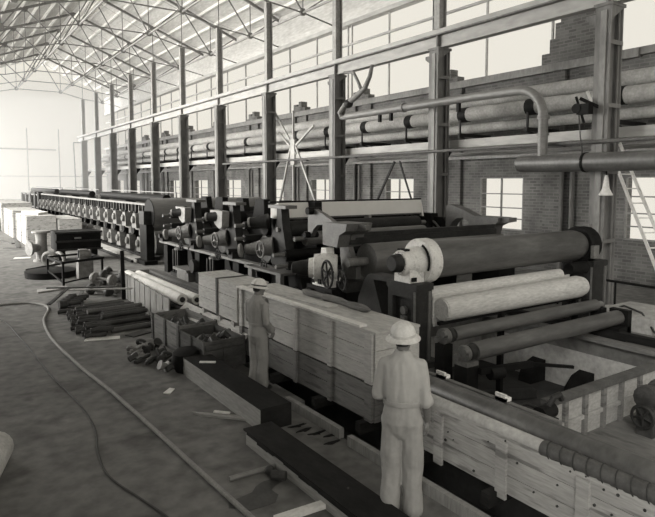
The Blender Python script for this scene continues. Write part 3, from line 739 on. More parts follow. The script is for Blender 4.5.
solo('rail_plate', MB().box(6.45,6.95,11.3,13.1,1.0,1.06).box(6.5,6.6,11.4,11.6,0,1.0).box(6.5,6.6,12.8,13.0,0,1.0), M['machmid'], 'grey flat rail left of the white bearing housing', 'rail')

# ------------------------------------------------------------------ the big near roll
YR, ZR, RR = 7.42, 1.74, 0.325
t = thing('couch_roll', 'largest dark roll in front with riveted white bearing head at its left end', 'roll', (7.3,YR,1.4))
part('shell', MB().lathe((7.2,YR,ZR),(1,0,0),[(0,0.1),(0,RR*0.98),(0.03,RR),(4.25,RR),(4.3,RR*0.98),(4.3,RR*0.9),(4.5,RR*0.88),(4.5,0.1)],48), M['roll'], t)
hd = MB().lathe((6.52,YR,ZR),(1,0,0),[(0,0.1),(0,0.19),(0.04,0.215),(0.2,0.225),(0.26,0.25),(0.42,0.26),(0.42,0.37),(0.45,0.39),(0.66,0.39),(0.68,0.33)],40)
hd.prism([(YR-0.2,ZR-0.33),(YR+0.2,ZR-0.33),(YR+0.19,ZR-0.05),(YR-0.19,ZR-0.05)],'yz',6.6,6.92)
head = part('bearing_head', hd, M['white'], t)
part('slot', MB().tube([(6.935, YR-0.31*math.cos(a), ZR+0.31*math.sin(a)) for a in [math.radians(-25+i*9) for i in range(11)]], 0.022, 6), M['black'], head)
rv = MB()
for i in range(24):
    a = 2*PI*i/24; rv.ball((6.965, YR+0.36*math.cos(a), ZR+0.36*math.sin(a)), 0.014, 6, 4)
for i in range(12):
    a = 2*PI*i/12; rv.ball((6.525, YR+0.18*math.cos(a), ZR+0.18*math.sin(a)), 0.012, 6, 4)
part('rivet', rv, M['bearing'], head, stuff=True)
part('shaft_end', MB().lathe((6.36,YR,ZR),(1,0,0),[(0,0.06),(0.0,0.12),(0.03,0.145),(0.06,0.15),(0.18,0.165)],28), M['machine'], t)
parts('clip', [MB().box(6.58,6.68,YR-0.1,YR+0.1,ZR+0.2,ZR+0.235), MB().box(6.6,6.7,YR-0.26,YR-0.235,ZR-0.3,ZR-0.23)], M['black'], head)
part('end_hood', MB().lathe((11.62,YR,ZR),(1,0,0),[(0,0.1),(0.0,0.36),(0.05,0.4),(0.32,0.4),(0.36,0.36),(0.36,0.1)],40), M['black'], t)
parts('end_lug', [MB().box(11.55,11.75,YR-0.45,YR-0.38,ZR-0.25,ZR+0.02), MB().box(11.9,12.02,YR-0.1,YR+0.05,ZR+0.36,ZR+0.44)], M['bearing'], t)
def roll_stand(label, x0, x1):
    t = thing('roll_stand', label, 'stand', ((x0+x1)/2,YR,0), 'roll stands')
    part('post', MB().box(x0+0.08,x1,YR-0.36,YR+0.36,0.1,1.3).box(x0,x0+0.08,YR-0.36,YR-0.24,0.1,1.3).box(x0,x0+0.08,YR+0.24,YR+0.36,0.1,1.3).box(x0,x0+0.08,YR-0.24,YR+0.24,1.15,1.3).box(x0,x0+0.08,YR-0.24,YR+0.24,0.1,0.3), M['machine'], t)
    part('top_plate', MB().box(x0-0.02,x1+0.02,YR-0.38,YR+0.38,1.3,1.41), M['machine'], t)
    part('base_plate', MB().box(x0-0.12,x1+0.12,YR-0.48,YR+0.48,0,0.1), M['machine'], t)
    part('bolt_boss', MB().cyl((x0+0.02,YR,0.92),(x0+0.1,YR,0.92),0.07,n=14), M['machmid'], t)
    parts('rib', [MB().box(x0+0.02,x0+0.08,YR-0.06,YR+0.06,0.3,0.82), MB().box(x0-0.02,x0,YR-0.35,YR-0.31,0.12,1.28), MB().box(x1-0.1,x1-0.04,YR-0.39,YR-0.36,0.1,1.28)], M['machmid'], t)
    return t
roll_stand('dark square post under the white bearing head, behind the man in the foreground', 6.6, 6.95)
roll_stand('dark post under the right end of the largest roll, by the nearest column', 11.7, 12.2)
# pale canvas rolls below
t = thing('canvas_roll', 'slim upper cream canvas roll under the largest dark roll', 'roll', (7.2,7.2,1.1), 'canvas wrapped rolls')
part('roll_body', MB().lathe((7.0,7.2,1.2),(1,0,0),[(0,0.03),(0,0.1),(0.03,0.115),(3.7,0.12),(3.75,0.05)],24), M['canvas'], t)
sk = []
for a in range(0, 8):
    q = a/7.0; sk.append((7.2-0.115+0.02*math.sin(q*PI)-0.0*q, 1.2-0.55*q))
part('hanging_flap', MB().prism([(y,z) for y,z in sk]+[(y+0.03,z) for y,z in reversed(sk)],'yz',7.02,10.9), M['canvas'], t)
solo('end_block', MB().lathe((10.95,7.15,1.3),(1,0,0),[(0,0.05),(0,0.11),(0.06,0.13),(0.55,0.13),(0.6,0.1)],20), M['black'], 'black round block on top of the cream canvas rolls at their right end', 'block')
t = thing('canvas_roll', 'thick lower cream canvas roll with rounded right end', 'roll', (7.35,6.85,0.7), 'canvas wrapped rolls')
part('roll_body', MB().lathe((7.08,6.95,0.96),(1,0,0),[(0,0.12),(0.0,0.19),(0.03,0.2),(3.5,0.22),(3.85,0.225),(4.02,0.19),(4.1,0.1)],36), M['canvas'], t)
part('end_board', MB().lathe((7.05,6.95,0.96),(1,0,0),[(0,0.12),(0.0,0.18),(0.03,0.18)],30), M['canvas'], t)
for x in (8.6, 10.9): part('cradle_leg', MB().box(x-0.04,x+0.04,6.9,7.0,0.0 if x > 10.7 else -1.1,0.75), M['black'], t)
part('cradle_bar', MB().bar((7.0,6.95,0.73),(11.3,6.95,0.73),0.06,0.05), M['black'], t)
# the two low dark rolls over the pit
t = roll_x('wire_roll', 'upper of the two low dark rolls over the pit, below the cream canvas rolls', 7.0, 11.1, 6.62, 0.62, 0.115, M['roll'], 0.06, 0.2, 'low wire rolls')
part('bearing', MB().cyl((6.76,6.62,0.62),(6.86,6.62,0.62),0.13,n=16).cyl((6.7,6.55,0.68),(6.8,6.55,0.68),0.05,n=10).cyl((6.7,6.7,0.56),(6.8,6.7,0.56),0.05,n=10), M['machmid'], t)
part('gland', MB().cyl((6.88,6.62,0.62),(6.95,6.62,0.62),0.125,n=14), M['machine'], t)
part('support', MB().box(6.7,6.9,6.52,6.72,-1.1,0.5), M['black'], t)
part('support', MB().box(11.12,11.3,6.5,6.74,0,0.56), M['black'], t)
t = roll_x('wire_roll', 'lower and nearer of the two low dark rolls over the pit', 7.0, 11.15, 6.18, 0.44, 0.145, M['roll'], 0.07, 0.15, 'low wire rolls')
part('bearing', MB().cyl((6.76,6.18,0.44),(6.84,6.18,0.44),0.13,n=16).cyl((6.7,6.1,0.5),(6.8,6.1,0.5),0.05,n=10).cyl((6.7,6.26,0.38),(6.8,6.26,0.38),0.05,n=10), M['machmid'], t)
part('gland', MB().cyl((6.87,6.18,0.44),(6.97,6.18,0.44),0.125,n=16), M['machine'], t)
part('bearing_block', MB().box(6.72,6.98,6.05,6.31,0.26,0.33), M['machmid'], t)
part('support', MB().box(6.72,6.98,6.05,6.31,-1.1,0.26), M['black'], t)
part('support', MB().box(10.85,11.25,5.98,6.36,0,0.29), M['black'], t)
part('support', MB().box(11.16,11.3,5.98,6.36,0,0.6), M['black'], t)
t = thing('bracket_arm', 'dark bracket arm reaching out over the pit below the nearer low roll', 'arm', (7.0,5.95,0.05))
part('arm', MB().bar((6.95,6.0,0.18),(8.1,5.9,0.12),0.08,0.1).bar((8.1,5.9,0.12),(8.8,5.6,0.02),0.05,0.05), M['black'], t)
part('boss', MB().cyl((7.15,5.97,0.11),(7.4,5.93,0.11),0.1,n=12), M['black'], t)
# pit contents
solo('pit_timber', MB().bar((8.3,7.6,-1.0),(9.6,6.9,-0.98),0.16,0.16), M['machine'], 'dark timber lying on the pit floor', 'timber')
t = thing('pit_pump', 'small dark pump casting sitting in the pit', 'pump', (8.55,5.95,-1.1))
part('body', MB().lathe((8.4,5.95,-0.9),(1,0,0),[(0,0.1),(0.02,0.18),(0.3,0.18),(0.32,0.1)],16).box(8.35,8.8,5.8,6.1,-1.1,-0.98), M['black'], t)
part('handle', MB().tube([(8.4,5.95,-0.72),(8.2,6.05,-0.62),(7.9,6.2,-0.65)],0.03,6), M['machine'], t)
for n, (x, y) in enumerate(((10.45, 7.6), (10.4, 6.5), (10.5, 5.3))):
    solo('pit_bracket', MB().prism([(10.68,-1.09),(x-0.25,-1.09),(x-0.2,-0.9),(x+0.0,-0.72),(10.68,-0.65)],'xz',y-0.16,y+0.16), M['black'], 'dark bracket casting against the far pit wall, %s' % ('farthest','middle','nearest')[n], 'bracket', 'pit brackets')
solo('pit_beam', MB().bar((10.9,4.6,0.16),(10.9,9.0,0.16),0.16,0.14), M['timbertop'], 'dark timber beam along the far edge of the pit', 'beam')
solo('loop_cable', MB().tube([(9.3,5.0,-1.08),(8.9,5.3,-1.0),(8.7,5.0,-1.06),(8.4,4.8,-1.08)],0.03,6), M['cable'], 'loop of dark cable on the pit floor', 'cable')
# ------------------------------------------------------------------ crates and fences
XCR = 4.43
def crate(label, x0, x1, y0, y1, z0, z1, mw, battens, rows=3, group=None, lidm=None, lid=True, bat_m=None):
    t = thing('wooden_crate', label, 'crate', (x0, (y0+y1)/2, z0), group)
    b = MB(); h = (z1-z0)/rows
    for i in range(rows):
        za, zb = z0+h*i+0.004, z0+h*(i+1)-0.004
        off = random.uniform(-0.004, 0.004)
        b.box(x0+off, x0+0.03, y0, y1, za, zb); b.box(x1-0.03, x1-off, y0, y1, za, zb)
        b.box(x0+0.03, x1-0.03, y0+off, y0+0.03, za, zb); b.box(x0+0.03, x1-0.03, y1-0.03, y1-off, za, zb)
    b.box(x0+0.01, x1-0.01, y0+0.01, y1-0.01, z0, z0+0.03)
    part('side_boards', b, mw, t)
    if lid:
        l = MB(); n = max(2, int((x1-x0)/0.2))
        for i in range(n):
            w = (x1-x0+0.02)/n; l.box(x0-0.01+w*i+0.003, x0-0.01+w*(i+1)-0.003, y0-0.01, y1+0.01, z1+0.001, z1+0.028)
        part('lid', l, lidm or mw, t)
    for y, w in battens:
        part('batten', MB().box(x0-0.035, x0-0.004, y-w/2, y+w/2, z0+0.0, z1-0.002), bat_m or mw, t)
    return t
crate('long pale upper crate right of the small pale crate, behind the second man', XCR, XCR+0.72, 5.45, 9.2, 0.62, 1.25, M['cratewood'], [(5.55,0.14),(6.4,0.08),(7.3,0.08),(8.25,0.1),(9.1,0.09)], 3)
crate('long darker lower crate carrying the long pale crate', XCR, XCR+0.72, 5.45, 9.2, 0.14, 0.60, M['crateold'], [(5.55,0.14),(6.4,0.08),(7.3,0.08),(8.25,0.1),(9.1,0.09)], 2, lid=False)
crate('small pale crate with a dark centre strap at the left end of the long crate', XCR, XCR+0.62, 9.3, 11.05, 0.62, 1.27, M['cratewood'], [], 3)
solo('crate_strap', MB().box(XCR-0.02,XCR-0.008,10.1,10.18,0.6,1.305).box(XCR-0.02,XCR+0.64,10.1,10.18,1.3,1.312), M['darkwood'], 'dark strap round the middle of the small pale crate', 'strap')
solo('loose_board', MB().bar((XCR+0.0,9.2,1.293),(XCR+0.05,5.75,1.293),0.12,0.028), M['palewood'], 'long pale loose board lying on the front edge of the long crate lid', 'board')
solo('loose_board', MB().bar((XCR+0.25,8.6,1.29),(XCR+0.38,6.9,1.29),0.2,0.02), M['cratewood'], 'wide loose board lying at the back of the long crate lid', 'board')
random.seed(4)
solo('sack', MB().tube([(XCR+0.6+random.uniform(-0.025,0.025),6.3+0.12*i,1.325) for i in range(16)],[0.02]+[random.uniform(0.04,0.06) for i in range(14)]+[0.02],9), M['crateold'], 'low dusty sack lying along the back of the long crate lid', 'sack')
for n, y in enumerate((9.5, 10.1, 10.85)):
    solo('spacer_block', MB().box(XCR+0.0,XCR+0.6,y-0.06,y+0.06,0.5,0.61), M['cratewood'], 'short wood block under the small pale crate, %s from the right' % ('first','second','third')[n], 'block', 'spacer blocks')
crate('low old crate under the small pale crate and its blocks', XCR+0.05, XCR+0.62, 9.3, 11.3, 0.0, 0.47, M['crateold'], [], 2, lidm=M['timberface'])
solo('sloping_board', MB().prism([(XCR-0.22,0.3),(XCR-0.19,0.28),(XCR+0.08,0.54),(XCR+0.05,0.56)],'xz',8.9,11.9), M['cratewood'], 'pale sloping board leaning below the small pale crate', 'board')

# foreground plank crate with two long rolls in it
Z0, Z1 = 0.14, 0.70
F0, F1 = 1.3, 5.2
t = thing('roll_crate', 'long open crate of nail-marked planks in the right foreground', 'crate', (XCR, 3.3, Z0))
b = MB()
for i in range(3):
    h = (Z1-Z0)/3; b.box(XCR+random.uniform(-0.004,0.004), XCR+0.035, F0, F1, Z0+h*i+0.004, Z0+h*(i+1)-0.004)
part('front_planks', b, M['fencewood'], t)
b = MB().box(XCR+0.62,XCR+0.68,3.35,F1,0.14,0.74)
part('back_plank', b, M['crateold'], t)
part('bottom_planks', MB().box(XCR+0.035,XCR+0.62,F0,F1,0.14,0.18), M['fencewood'], t)
part('end_planks', MB().box(XCR+0.035,XCR+0.62,F1-0.03,F1,0.18,0.6), M['fencewood'], t)
for y in (4.35, 3.52, 2.68, 1.85): part('post', MB().box(XCR-0.035,XCR-0.004,y-0.06,y+0.06,Z0-0.05,Z1-0.06), M['fencewood'], t)
nl = MB()
for i in range(46):
    y = random.uniform(F0+0.1, F1-0.1); z = random.uniform(Z0+0.04, Z1-0.04)
    nl.cyl((XCR-0.008,y,z),(XCR+0.01,y,z),random.uniform(0.006,0.014),n=7)
part('nail_mark', nl, M['scrap'], t, stuff=True)
for n, y in enumerate((4.95, 4.05)):
    solo('wood_cleat', MB().box(XCR+0.6,XCR+0.7,y-0.07,y+0.07,0.741,0.78).box(XCR+0.6,XCR+0.63,y-0.07,y+0.07,0.741,0.82), M['palewood'], 'small pale wood cleat on the back plank of the open crate, %s one' % ('left','right')[n], 'block', 'wood cleats')
t = thing('wrapped_roll', 'pale wrapped roll with dark spiral tape on its near half, along the open crate front', 'roll', (XCR+0.08,3.2,0.62))
part('paper_wrap', MB().lathe((XCR+0.07,5.12,0.705),(0,-1,0),[(0,0.03),(0.0,0.06),(0.03,0.068),(1.98,0.07),(2.0,0.065)],28), M['wrap'], t)
part('tape_wrap', MB().lathe((XCR+0.07,3.13,0.705),(0,-1,0),[(0,0.06),(0.0,0.073)]+[(0.02+i*0.11+q, 0.075+o) for i in range(16) for q, o in ((0.0,0.004),(0.09,0.0))]+[(1.8,0.072)],28), M['tape'], t)
sp = []
for i in range(0, 16*14):
    a = 2*PI*i/14; yy = 3.1 - 0.125*i/14
    sp.append((XCR+0.07+0.079*math.cos(a), yy, 0.705+0.079*math.sin(a)))
part('spiral_seam', MB().tube(sp, 0.007, 5), M['rope'], t)
t = thing('dark_roll', 'long dark grey roll lying behind the paper-wrapped roll in the open crate', 'roll', (XCR+0.31,3.2,0.57))
part('roll_body', MB().lathe((XCR+0.31,5.08,0.71),(0,-1,0),[(0,0.05),(0.0,0.13),(0.03,0.14),(3.7,0.14)],32), M['roll'], t)
part('journal', MB().cyl((XCR+0.31,5.18,0.71),(XCR+0.31,5.05,0.71),0.08,n=16), M['machine'], t)
solo('bundled_rag', MB().ball((XCR+0.44,5.3,0.74),(0.13,0.12,0.1),12,8).ball((XCR+0.3,5.38,0.7),(0.1,0.1,0.1),10,7), M['crateold'], 'crumpled pale rag bundle at the far end of the dark grey roll', 'rag')
# skids under the crates
for n, (y0, y1, x) in enumerate(((3.2, 5.4, 3.97), (5.6, 6.9, 4.0))):
    solo('skid_timber', MB().box(x,x+0.07,y0,y1,0,0.12), M['slat'], ('paint streaked skid timber beside the foreground man' , 'paint streaked skid timber right of the second man')[n], 'timber', 'skid timbers')
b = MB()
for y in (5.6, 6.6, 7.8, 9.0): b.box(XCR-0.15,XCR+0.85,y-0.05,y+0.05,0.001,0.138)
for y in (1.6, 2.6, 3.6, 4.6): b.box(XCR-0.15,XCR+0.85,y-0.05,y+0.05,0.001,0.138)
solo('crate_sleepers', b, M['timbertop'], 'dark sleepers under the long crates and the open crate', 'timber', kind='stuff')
# panelled crate wall at the right of the pit
t = thing('panel_crate', 'panelled crate wall with dark battens at the right edge beyond the rolls', 'crate', (7,3.9,0))
def PX(x): return 3.95+0.0*(x)
part('panel', MB().box(5.75,8.6,3.95,3.99,0.02,0.56), M['timberface'], t)
part('top_rail', MB().box(5.7,8.6,3.9,4.02,0.56,0.63), M['darkwood'], t)
for x in (6.05, 6.45, 6.85, 7.25, 7.7, 8.2): part('batten', MB().box(x-0.035,x+0.035,3.91,3.95,0.02,0.56), M['crateold'], t)
part('middle_rail', MB().box(5.75,8.6,3.915,3.95,0.26,0.31), M['timberface'], t)
part('end_wall', MB().box(8.56,8.6,2.9,3.95,0.02,0.56), M['timberface'], t)
part('crate_floor', MB().box(5.6,8.6,2.9,3.95,0.0,0.05), M['crateold'], t)
t = thing('clamp_block', 'dark clamp casting on the dark roll in front of the panelled crate wall', 'casting', (5.45,3.75,0))
part('body', MB().lathe((5.3,3.75,0.62),(1,0.1,0),[(0,0.05),(0.0,0.085),(0.25,0.085),(0.26,0.05)],16).box(5.35,5.55,3.68,3.82,0,0.55), M['black'], t)
part('hook', MB().tube([(5.45,3.75,0.68),(5.5,3.72,0.78),(5.58,3.7,0.8),(5.62,3.7,0.74)],0.035,8), M['machine'], t)
t = thing('valve_casting', 'dark toothed valve casting at the right edge beside the panelled crate wall', 'casting', (7.15,3.45,0.05))
part('body', MB().lathe((7.0,3.5,0.5),(1,0,0.1),[(0,0.1),(0.02,0.16),(0.1,0.16),(0.12,0.09),(0.3,0.09),(0.32,0.15),(0.4,0.15)],14).box(7.0,7.35,3.4,3.6,0.05,0.42), M['scrap'], t)
part('hand_wheel', MB().wheel((6.95,3.5,0.3),(1,0,0),0.13,0.02,5), M['machine'], t)

# ------------------------------------------------------------------ beams on the floor in front
t = thing('timber_beam', 'planed grey floor beam with dark top beside the second man, longer one', 'beam', (3.5,7.6,0), 'floor beams')
part('beam', MB().box(3.3,3.72,6.3,8.95,0.0,0.28), M['timberface'], t)
part('tarred_top', MB().box(3.3,3.72,6.29,8.95,0.28,0.296), M['timbertop'], t)
part('tarred_end', MB().box(3.3,3.72,6.288,6.3,0.0,0.28), M['timbertop'], t)
part('back_board', MB().box(3.72,3.74,6.29,8.95,0.0,0.29), M['timbertop'], t)
solo('wood_chip', MB().bar((3.4,8.5,0.31),(3.6,8.35,0.31),0.05,0.02), M['palewood'], 'pale wood splinter on top of the longer floor beam', 'splinter')
t = thing('timber_beam', 'lower tarred floor beam with chipped pale side beside the foreground man', 'beam', (3.1,4.5,0), 'floor beams')
part('beam', MB().box(3.0,3.36,3.0,6.1,0.0,0.16), M['timberface'], t)
part('tarred_top', MB().box(2.99,3.37,3.0,6.15,0.16,0.18), M['timbertop'], t)
ch = MB()
y = 3.0
while y < 5.9:
    w = random.uniform(0.12,0.35); hh = random.uniform(0.015,0.045)
    ch.box(2.985,3.0,y,y+w*1.05,0.16-hh,0.162); y += w
part('tar_drip', ch, M['timbertop'], t, stuff=True)
# ------------------------------------------------------------------ slatted bin with paper rolls, dark bins
t = thing('slat_bin', 'tall bin side of upright grey slats holding two paper-wrapped rolls', 'bin', (4.2,14.2,0))
A0, A1 = Vector((4.34,16.3,0)), Vector((4.08,11.75,0))     # the side runs slightly askew
n = 9
for i in range(n):
    a = A0.lerp(A1, i/n); b2 = A0.lerp(A1, (i+0.88)/n)
    part('slat', MB().bar((a.x,a.y,0.33+0.004*(i%3)),(b2.x,b2.y,0.33+0.004*(i%3)),0.03,0.66), M['slat'], t)
part('rail', MB().bar((4.39,16.3,0.55),(4.13,11.75,0.55),0.05,0.06), M['black'], t)
part('rail', MB().bar((4.39,16.3,0.12),(4.13,11.75,0.12),0.05,0.06), M['black'], t)
part('bin_floor', MB().box(4.4,5.1,11.9,16.2,0.36,0.42), M['darkwood'], t)
part('back', MB().box(5.1,5.14,12.2,16.6,0,0.55), M['darkwood'], t)
part('end_board', MB().bar((4.33,16.34,0.33),(5.1,16.34,0.33),0.03,0.66), M['slat'], t)
for n, (x, z, r, y0, y1) in enumerate(((4.47, 0.57, 0.13, 12.1, 16.3), (4.76, 0.55, 0.12, 12.0, 16.3))):
    q = thing('paper_roll', ('white paper-wrapped roll in the slatted bin, next to the slats','white paper-wrapped roll in the slatted bin, on the machine side')[n], 'roll', (x,14,z-r), 'paper rolls in the slatted bin')
    part('wrap', MB().lathe((x,y1,z),(0,-1,0),[(0,0.03),(0.01,r*0.9),(0.06,r),(y1-y0-0.05,r),(y1-y0,r*0.9)],20), M['paper'], q)
    part('core', MB().cyl((x,y0+0.03,z),(x,y0-0.03,z),r*0.45,n=14), M['machine'], q)
for n, (x, y0, y1) in enumerate(((5.5, 11.6, 19.4), (5.85, 11.6, 18.6))):
    solo('long_beam', MB().box(x-0.09,x+0.09,y0,y1,0.02,0.2+0.12*n), M['darkwood'], ('long dark beam lying behind the slatted bin','taller long dark beam next to the press feet')[n], 'beam', 'long dark beams')
solo('leaning_plank', MB().bar((4.2,15.7,0.0),(4.2,15.75,1.3),0.045,0.1), M['black'], 'dark plank standing upright at the far end of the slatted bin', 'plank')
def bin_box(label, cx, cy, ang, wx, wy, h, mw, tilt=0):
    t = thing('wooden_bin', label, 'bin', (cx,cy,0), 'open wooden bins')
    R = Matrix.Rotation(math.radians(ang), 3, 'Z')
    def tr(mb):
        mb.v = [tuple(R @ Vector((x,y,z)) + Vector((cx,cy,0))) for x,y,z in mb.v]; return mb
    f = MB()
    k = 3
    for i in range(k):
        z0, z1 = 0.04+(h-0.04)*i/k+0.003, 0.04+(h-0.04)*(i+1)/k-0.003
        f.box(-wx/2,-wx/2+0.03,-wy/2,wy/2,z0,z1); f.box(wx/2-0.03,wx/2,-wy/2,wy/2,z0,z1)
        f.box(-wx/2+0.03,wx/2-0.03,-wy/2,-wy/2+0.03,z0,z1); f.box(-wx/2+0.03,wx/2-0.03,wy/2-0.03,wy/2,z0,z1)
    part('boards', tr(f), mw, t)
    part('bin_floor', tr(MB().box(-wx/2,wx/2,-wy/2,wy/2,0,0.05)), M['darkwood'], t)
    for sx in (-1,1):
        for sy in (-0.98,0,0.98): part('cleat', tr(MB().box(sx*(wx/2+0.012)-0.012,sx*(wx/2+0.012)+0.012,sy*(wy/2-0.03)-0.04,sy*(wy/2-0.03)+0.04,0.02,h+0.01)), M['darkwood'], t)
    part('cleat', tr(MB().box(-0.04,0.04,-wy/2-0.024,-wy/2,0.02,h-0.13)), M['darkwood'], t); part('cleat', tr(MB().box(-wx/2,wx/2,-wy/2-0.03,-wy/2-0.001,h-0.12,h-0.05)), M['darkwood'], t)
    return t, R
t1, R1 = bin_box('old open wooden bin of dark scrap, left one beside the scrap heap', 3.98, 10.75, 3, 0.72, 1.35, 0.52, M['crateold'])
t2, R2 = bin_box('old open wooden bin of dark scrap, right one beside the second man', 3.96, 9.4, 3, 0.72, 1.1, 0.5, M['darkwood'])
random.seed(11)
for n, (cx, cy, wy) in enumerate(((3.98, 10.75, 1.1), (3.96, 9.4, 0.85))):
    for i in range(7):
        y = cy + random.uniform(-wy/2, wy/2)*0.9; x = cx+random.uniform(-0.2,0.2); z = 0.42+random.uniform(-0.02,0.05)
        a = random.uniform(0, PI); L = random.uniform(0.14,0.26)
        p = MB().tube([(x-L*0.5*math.cos(a)*0.6,y-L*0.5*math.sin(a),z-0.05),(x,y,z+0.03),(x+L*0.5*math.cos(a)*0.6,y+L*0.5*math.sin(a),z-0.04)],[0.05,0.06,0.045],8)
        solo('scrap_piece', p, M['scrap'], 'dark bent scrap piece in the %s open wooden bin' % ('left','right')[n], 'scrap', 'scrap in the %s bin' % ('left','right')[n])
    solo('scrap_fill', MB().ball((cx,cy,0.3),(0.3,wy*0.5,0.14),16,8), M['scrap'], 'dark heap of small scrap filling the %s wooden bin' % ('left','right')[n], 'scrap', kind='stuff')
# short barrel post
solo('short_post', MB().lathe((3.95,12.0,0),(0,0,1),[(0,0.11),(0.02,0.12),(0.38,0.12),(0.4,0.1)],12), M['slat'], 'short grey wooden post standing between the pipe pile and the left bin', 'post')

# ------------------------------------------------------------------ pile of pipes
random.seed(5)
for i in range(30):
    lay = 0 if i < 14 else (1 if i < 25 else 2)
    idx = i if lay == 0 else (i-14 if lay == 1 else i-25)
    y = 12.3 + idx*0.215 + lay*0.25 + random.uniform(-0.03,0.03)
    z = 0.055 + lay*0.1
    x0 = 2.95+random.uniform(-0.15,0.15) - 0.01*idx; x1 = 4.0+random.uniform(-0.12,0.08)
    r = random.uniform(0.045,0.055)
    p = MB().cyl((x0,y,z),(x1,y+0.1,z),r,n=10)
    if i % 3 == 0: p.cyl((x1-0.1,y+0.09,z+0.004),(x1,y+0.1,z+0.004),r*1.2,n=10)
    solo('pipe', p, M['pipedark'] if i % 4 == 0 else M['scrap'], 'dark steel pipe in the floor pile left of the slatted bin', 'pipe', 'pipes in the floor pile')
for i in range(22):
    lay = 0 if i < 14 else 1
    y = 12.15 + (i if lay == 0 else i-14)*(0.2 if lay == 0 else 0.28) + random.uniform(-0.04,0.04); z = 0.055 + lay*0.1; x = 2.6+random.uniform(-0.1,0.1)+0.012*i
    L = random.uniform(0.35,0.5)
    p = MB().tube([(x-L/2,y,z),(x-L/6,y+0.03,z+0.006),(x+L/6,y-0.02,z),(x+L/2,y+0.02,z)],[0.045,0.055,0.05,0.055],8).ring((x-L/2,y,z),(1,0,0),0.04,0.015,12,5)
    solo('pipe_fitting', p, M['scrap'], 'knobbly dark fitting heaped at the left end of the pipe pile', 'fitting', 'fittings by the pipe pile')
for i in range(4):
    y = 15.3+i*0.25
    solo('pipe_coupling', MB().lathe((2.55+0.12*i,y,0.12),(1,0.1,0),[(0,0.05),(0.0,0.11),(0.18,0.11),(0.2,0.05),(0.5,0.05)],12), M['scrap'], 'dark round coupling at the far left of the pipe pile', 'fitting', 'couplings by the pipe pile')
for n, (p0, p1, m) in enumerate((((2.6,14.2,0.02),(3.5,17.3,0.06),'darkwood'), ((2.9,15.9,0.36),(4.2,14.9,0.42),'timberface'), ((2.5,16.6,0.35),(4.0,15.6,0.38),'darkwood'), ((2.3,15.1,0.2),(3.1,17.0,0.25),'machine'))):
    solo('lath', MB().bar(p0,p1,0.09,0.03), M[m], ('dark lath on the floor behind the pipe pile','pale lath lying across the top of the pipe pile','dark lath across the far side of the pipe pile','bent dark lath at the left of the pipe pile')[n], 'lath')
solo('flat_sheet', MB().prism([(2.42,11.95),(3.05,11.75),(3.1,11.95),(2.5,12.15)],'xy',0.0,0.015), M['palewood'], 'pale flat scrap of board in front of the pipe pile', 'board')
solo('flat_sheet', MB().prism([(3.3,11.7),(3.75,11.9),(3.6,12.15),(3.2,11.95)],'xy',0.0,0.02), M['machine'], 'dark flat scrap plate between the pipe pile and the scrap heap', 'plate')
solo('floor_board', MB().prism([(2.45,17.9),(3.35,18.2),(3.3,18.6),(2.5,18.35)],'xy',0.0,0.04), M['timberface'], 'flat grey board on the floor behind the pipe pile', 'board')

# ------------------------------------------------------------------ scrap heap by the bins
random.seed(21)
for i in range(20):
    a = random.uniform(0, 2*PI); q = math.sqrt(random.random())
    x = 3.12+0.36*q*math.cos(a); y = 9.95+0.95*q*math.sin(a); z = 0.03+0.07*(1-q)*random.random()
    k = i % 4
    if k == 0: p = MB().lathe((x,y,z+0.05),(random.uniform(-1,1),random.uniform(-1,1),0.3),[(0,0.03),(0,0.09),(0.03,0.09),(0.035,0.05),(0.12,0.05),(0.125,0.08),(0.15,0.08)],10)
    elif k == 1: p = MB().tube([(x-0.12,y,z+0.04),(x,y+0.03,z+0.09),(x+0.05,y+0.12,z+0.04)],[0.05,0.055,0.05],8)
    elif k == 2: p = MB().bar((x-0.15,y-0.1,z+0.03),(x+0.15,y+0.12,z+0.07),0.07,0.05)
    else: p = MB().ring((x,y,z+0.07),(random.uniform(-1,1),0.5,0.6),0.09,0.03,14,6)
    solo('scrap_casting', p, M['scrappale'] if i % 3 == 0 else M['scrap'], 'small metal casting in the scrap heap beside the left bin', 'casting', 'castings in the scrap heap')
solo('scrap_pot', MB().lathe((3.45,9.15,0.0),(-0.15,-0.1,1),[(0,0.16),(0.02,0.2),(0.2,0.24),(0.34,0.2),(0.36,0.12)],16), M['black'], 'round black pot at the right of the scrap heap', 'pot')

# ------------------------------------------------------------------ rollers, stand, hoop, tank
random.seed(3)
for i, (x, y, z) in enumerate(((3.6,17.0,0.16),(3.85,17.3,0.16),(4.1,17.7,0.16),(3.75,17.25,0.42),(4.05,17.5,0.43),(4.35,18.1,0.16),(4.3,17.95,0.43),(4.6,18.8,0.16),(4.65,19.5,0.16),(4.8,20.1,0.16))):
    t = thing('idler_roller', 'dumbbell shaped roller with round pale ends in the heap beyond the pipe pile', 'roller', (x,y,z-0.15), 'dumbbell rollers')
    dx = Vector((0.55,-0.75+0.15*(i%3),-0.05)).normalized(); c = Vector((x,y,z))
    part('shaft', MB().cyl(c, c+dx*0.75, 0.045, n=10), M['bearing'], t)
    for q in (0.02, 0.62): part('end_disc', MB().lathe(c+dx*q,dx,[(0,0.05),(0.01,0.14),(0.05,0.16),(0.11,0.16),(0.15,0.1)],16), M['scrappale'] if i % 2 else M['scrap'], t)
t = thing('steel_stand', 'open steel angle stand on thin legs beside the black hoop', 'stand', (3.7,19.2,0))
part('top_frame', MB().bar((3.2,18.58,0.72),(4.55,19.22,0.72),0.07,0.07).bar((3.05,20.3,0.72),(4.45,20.72,0.72),0.06,0.06).bar((3.25,18.6,0.72),(3.1,20.3,0.72),0.06,0.06).bar((4.5,19.2,0.72),(4.4,20.7,0.72),0.06,0.06), M['black'], t)
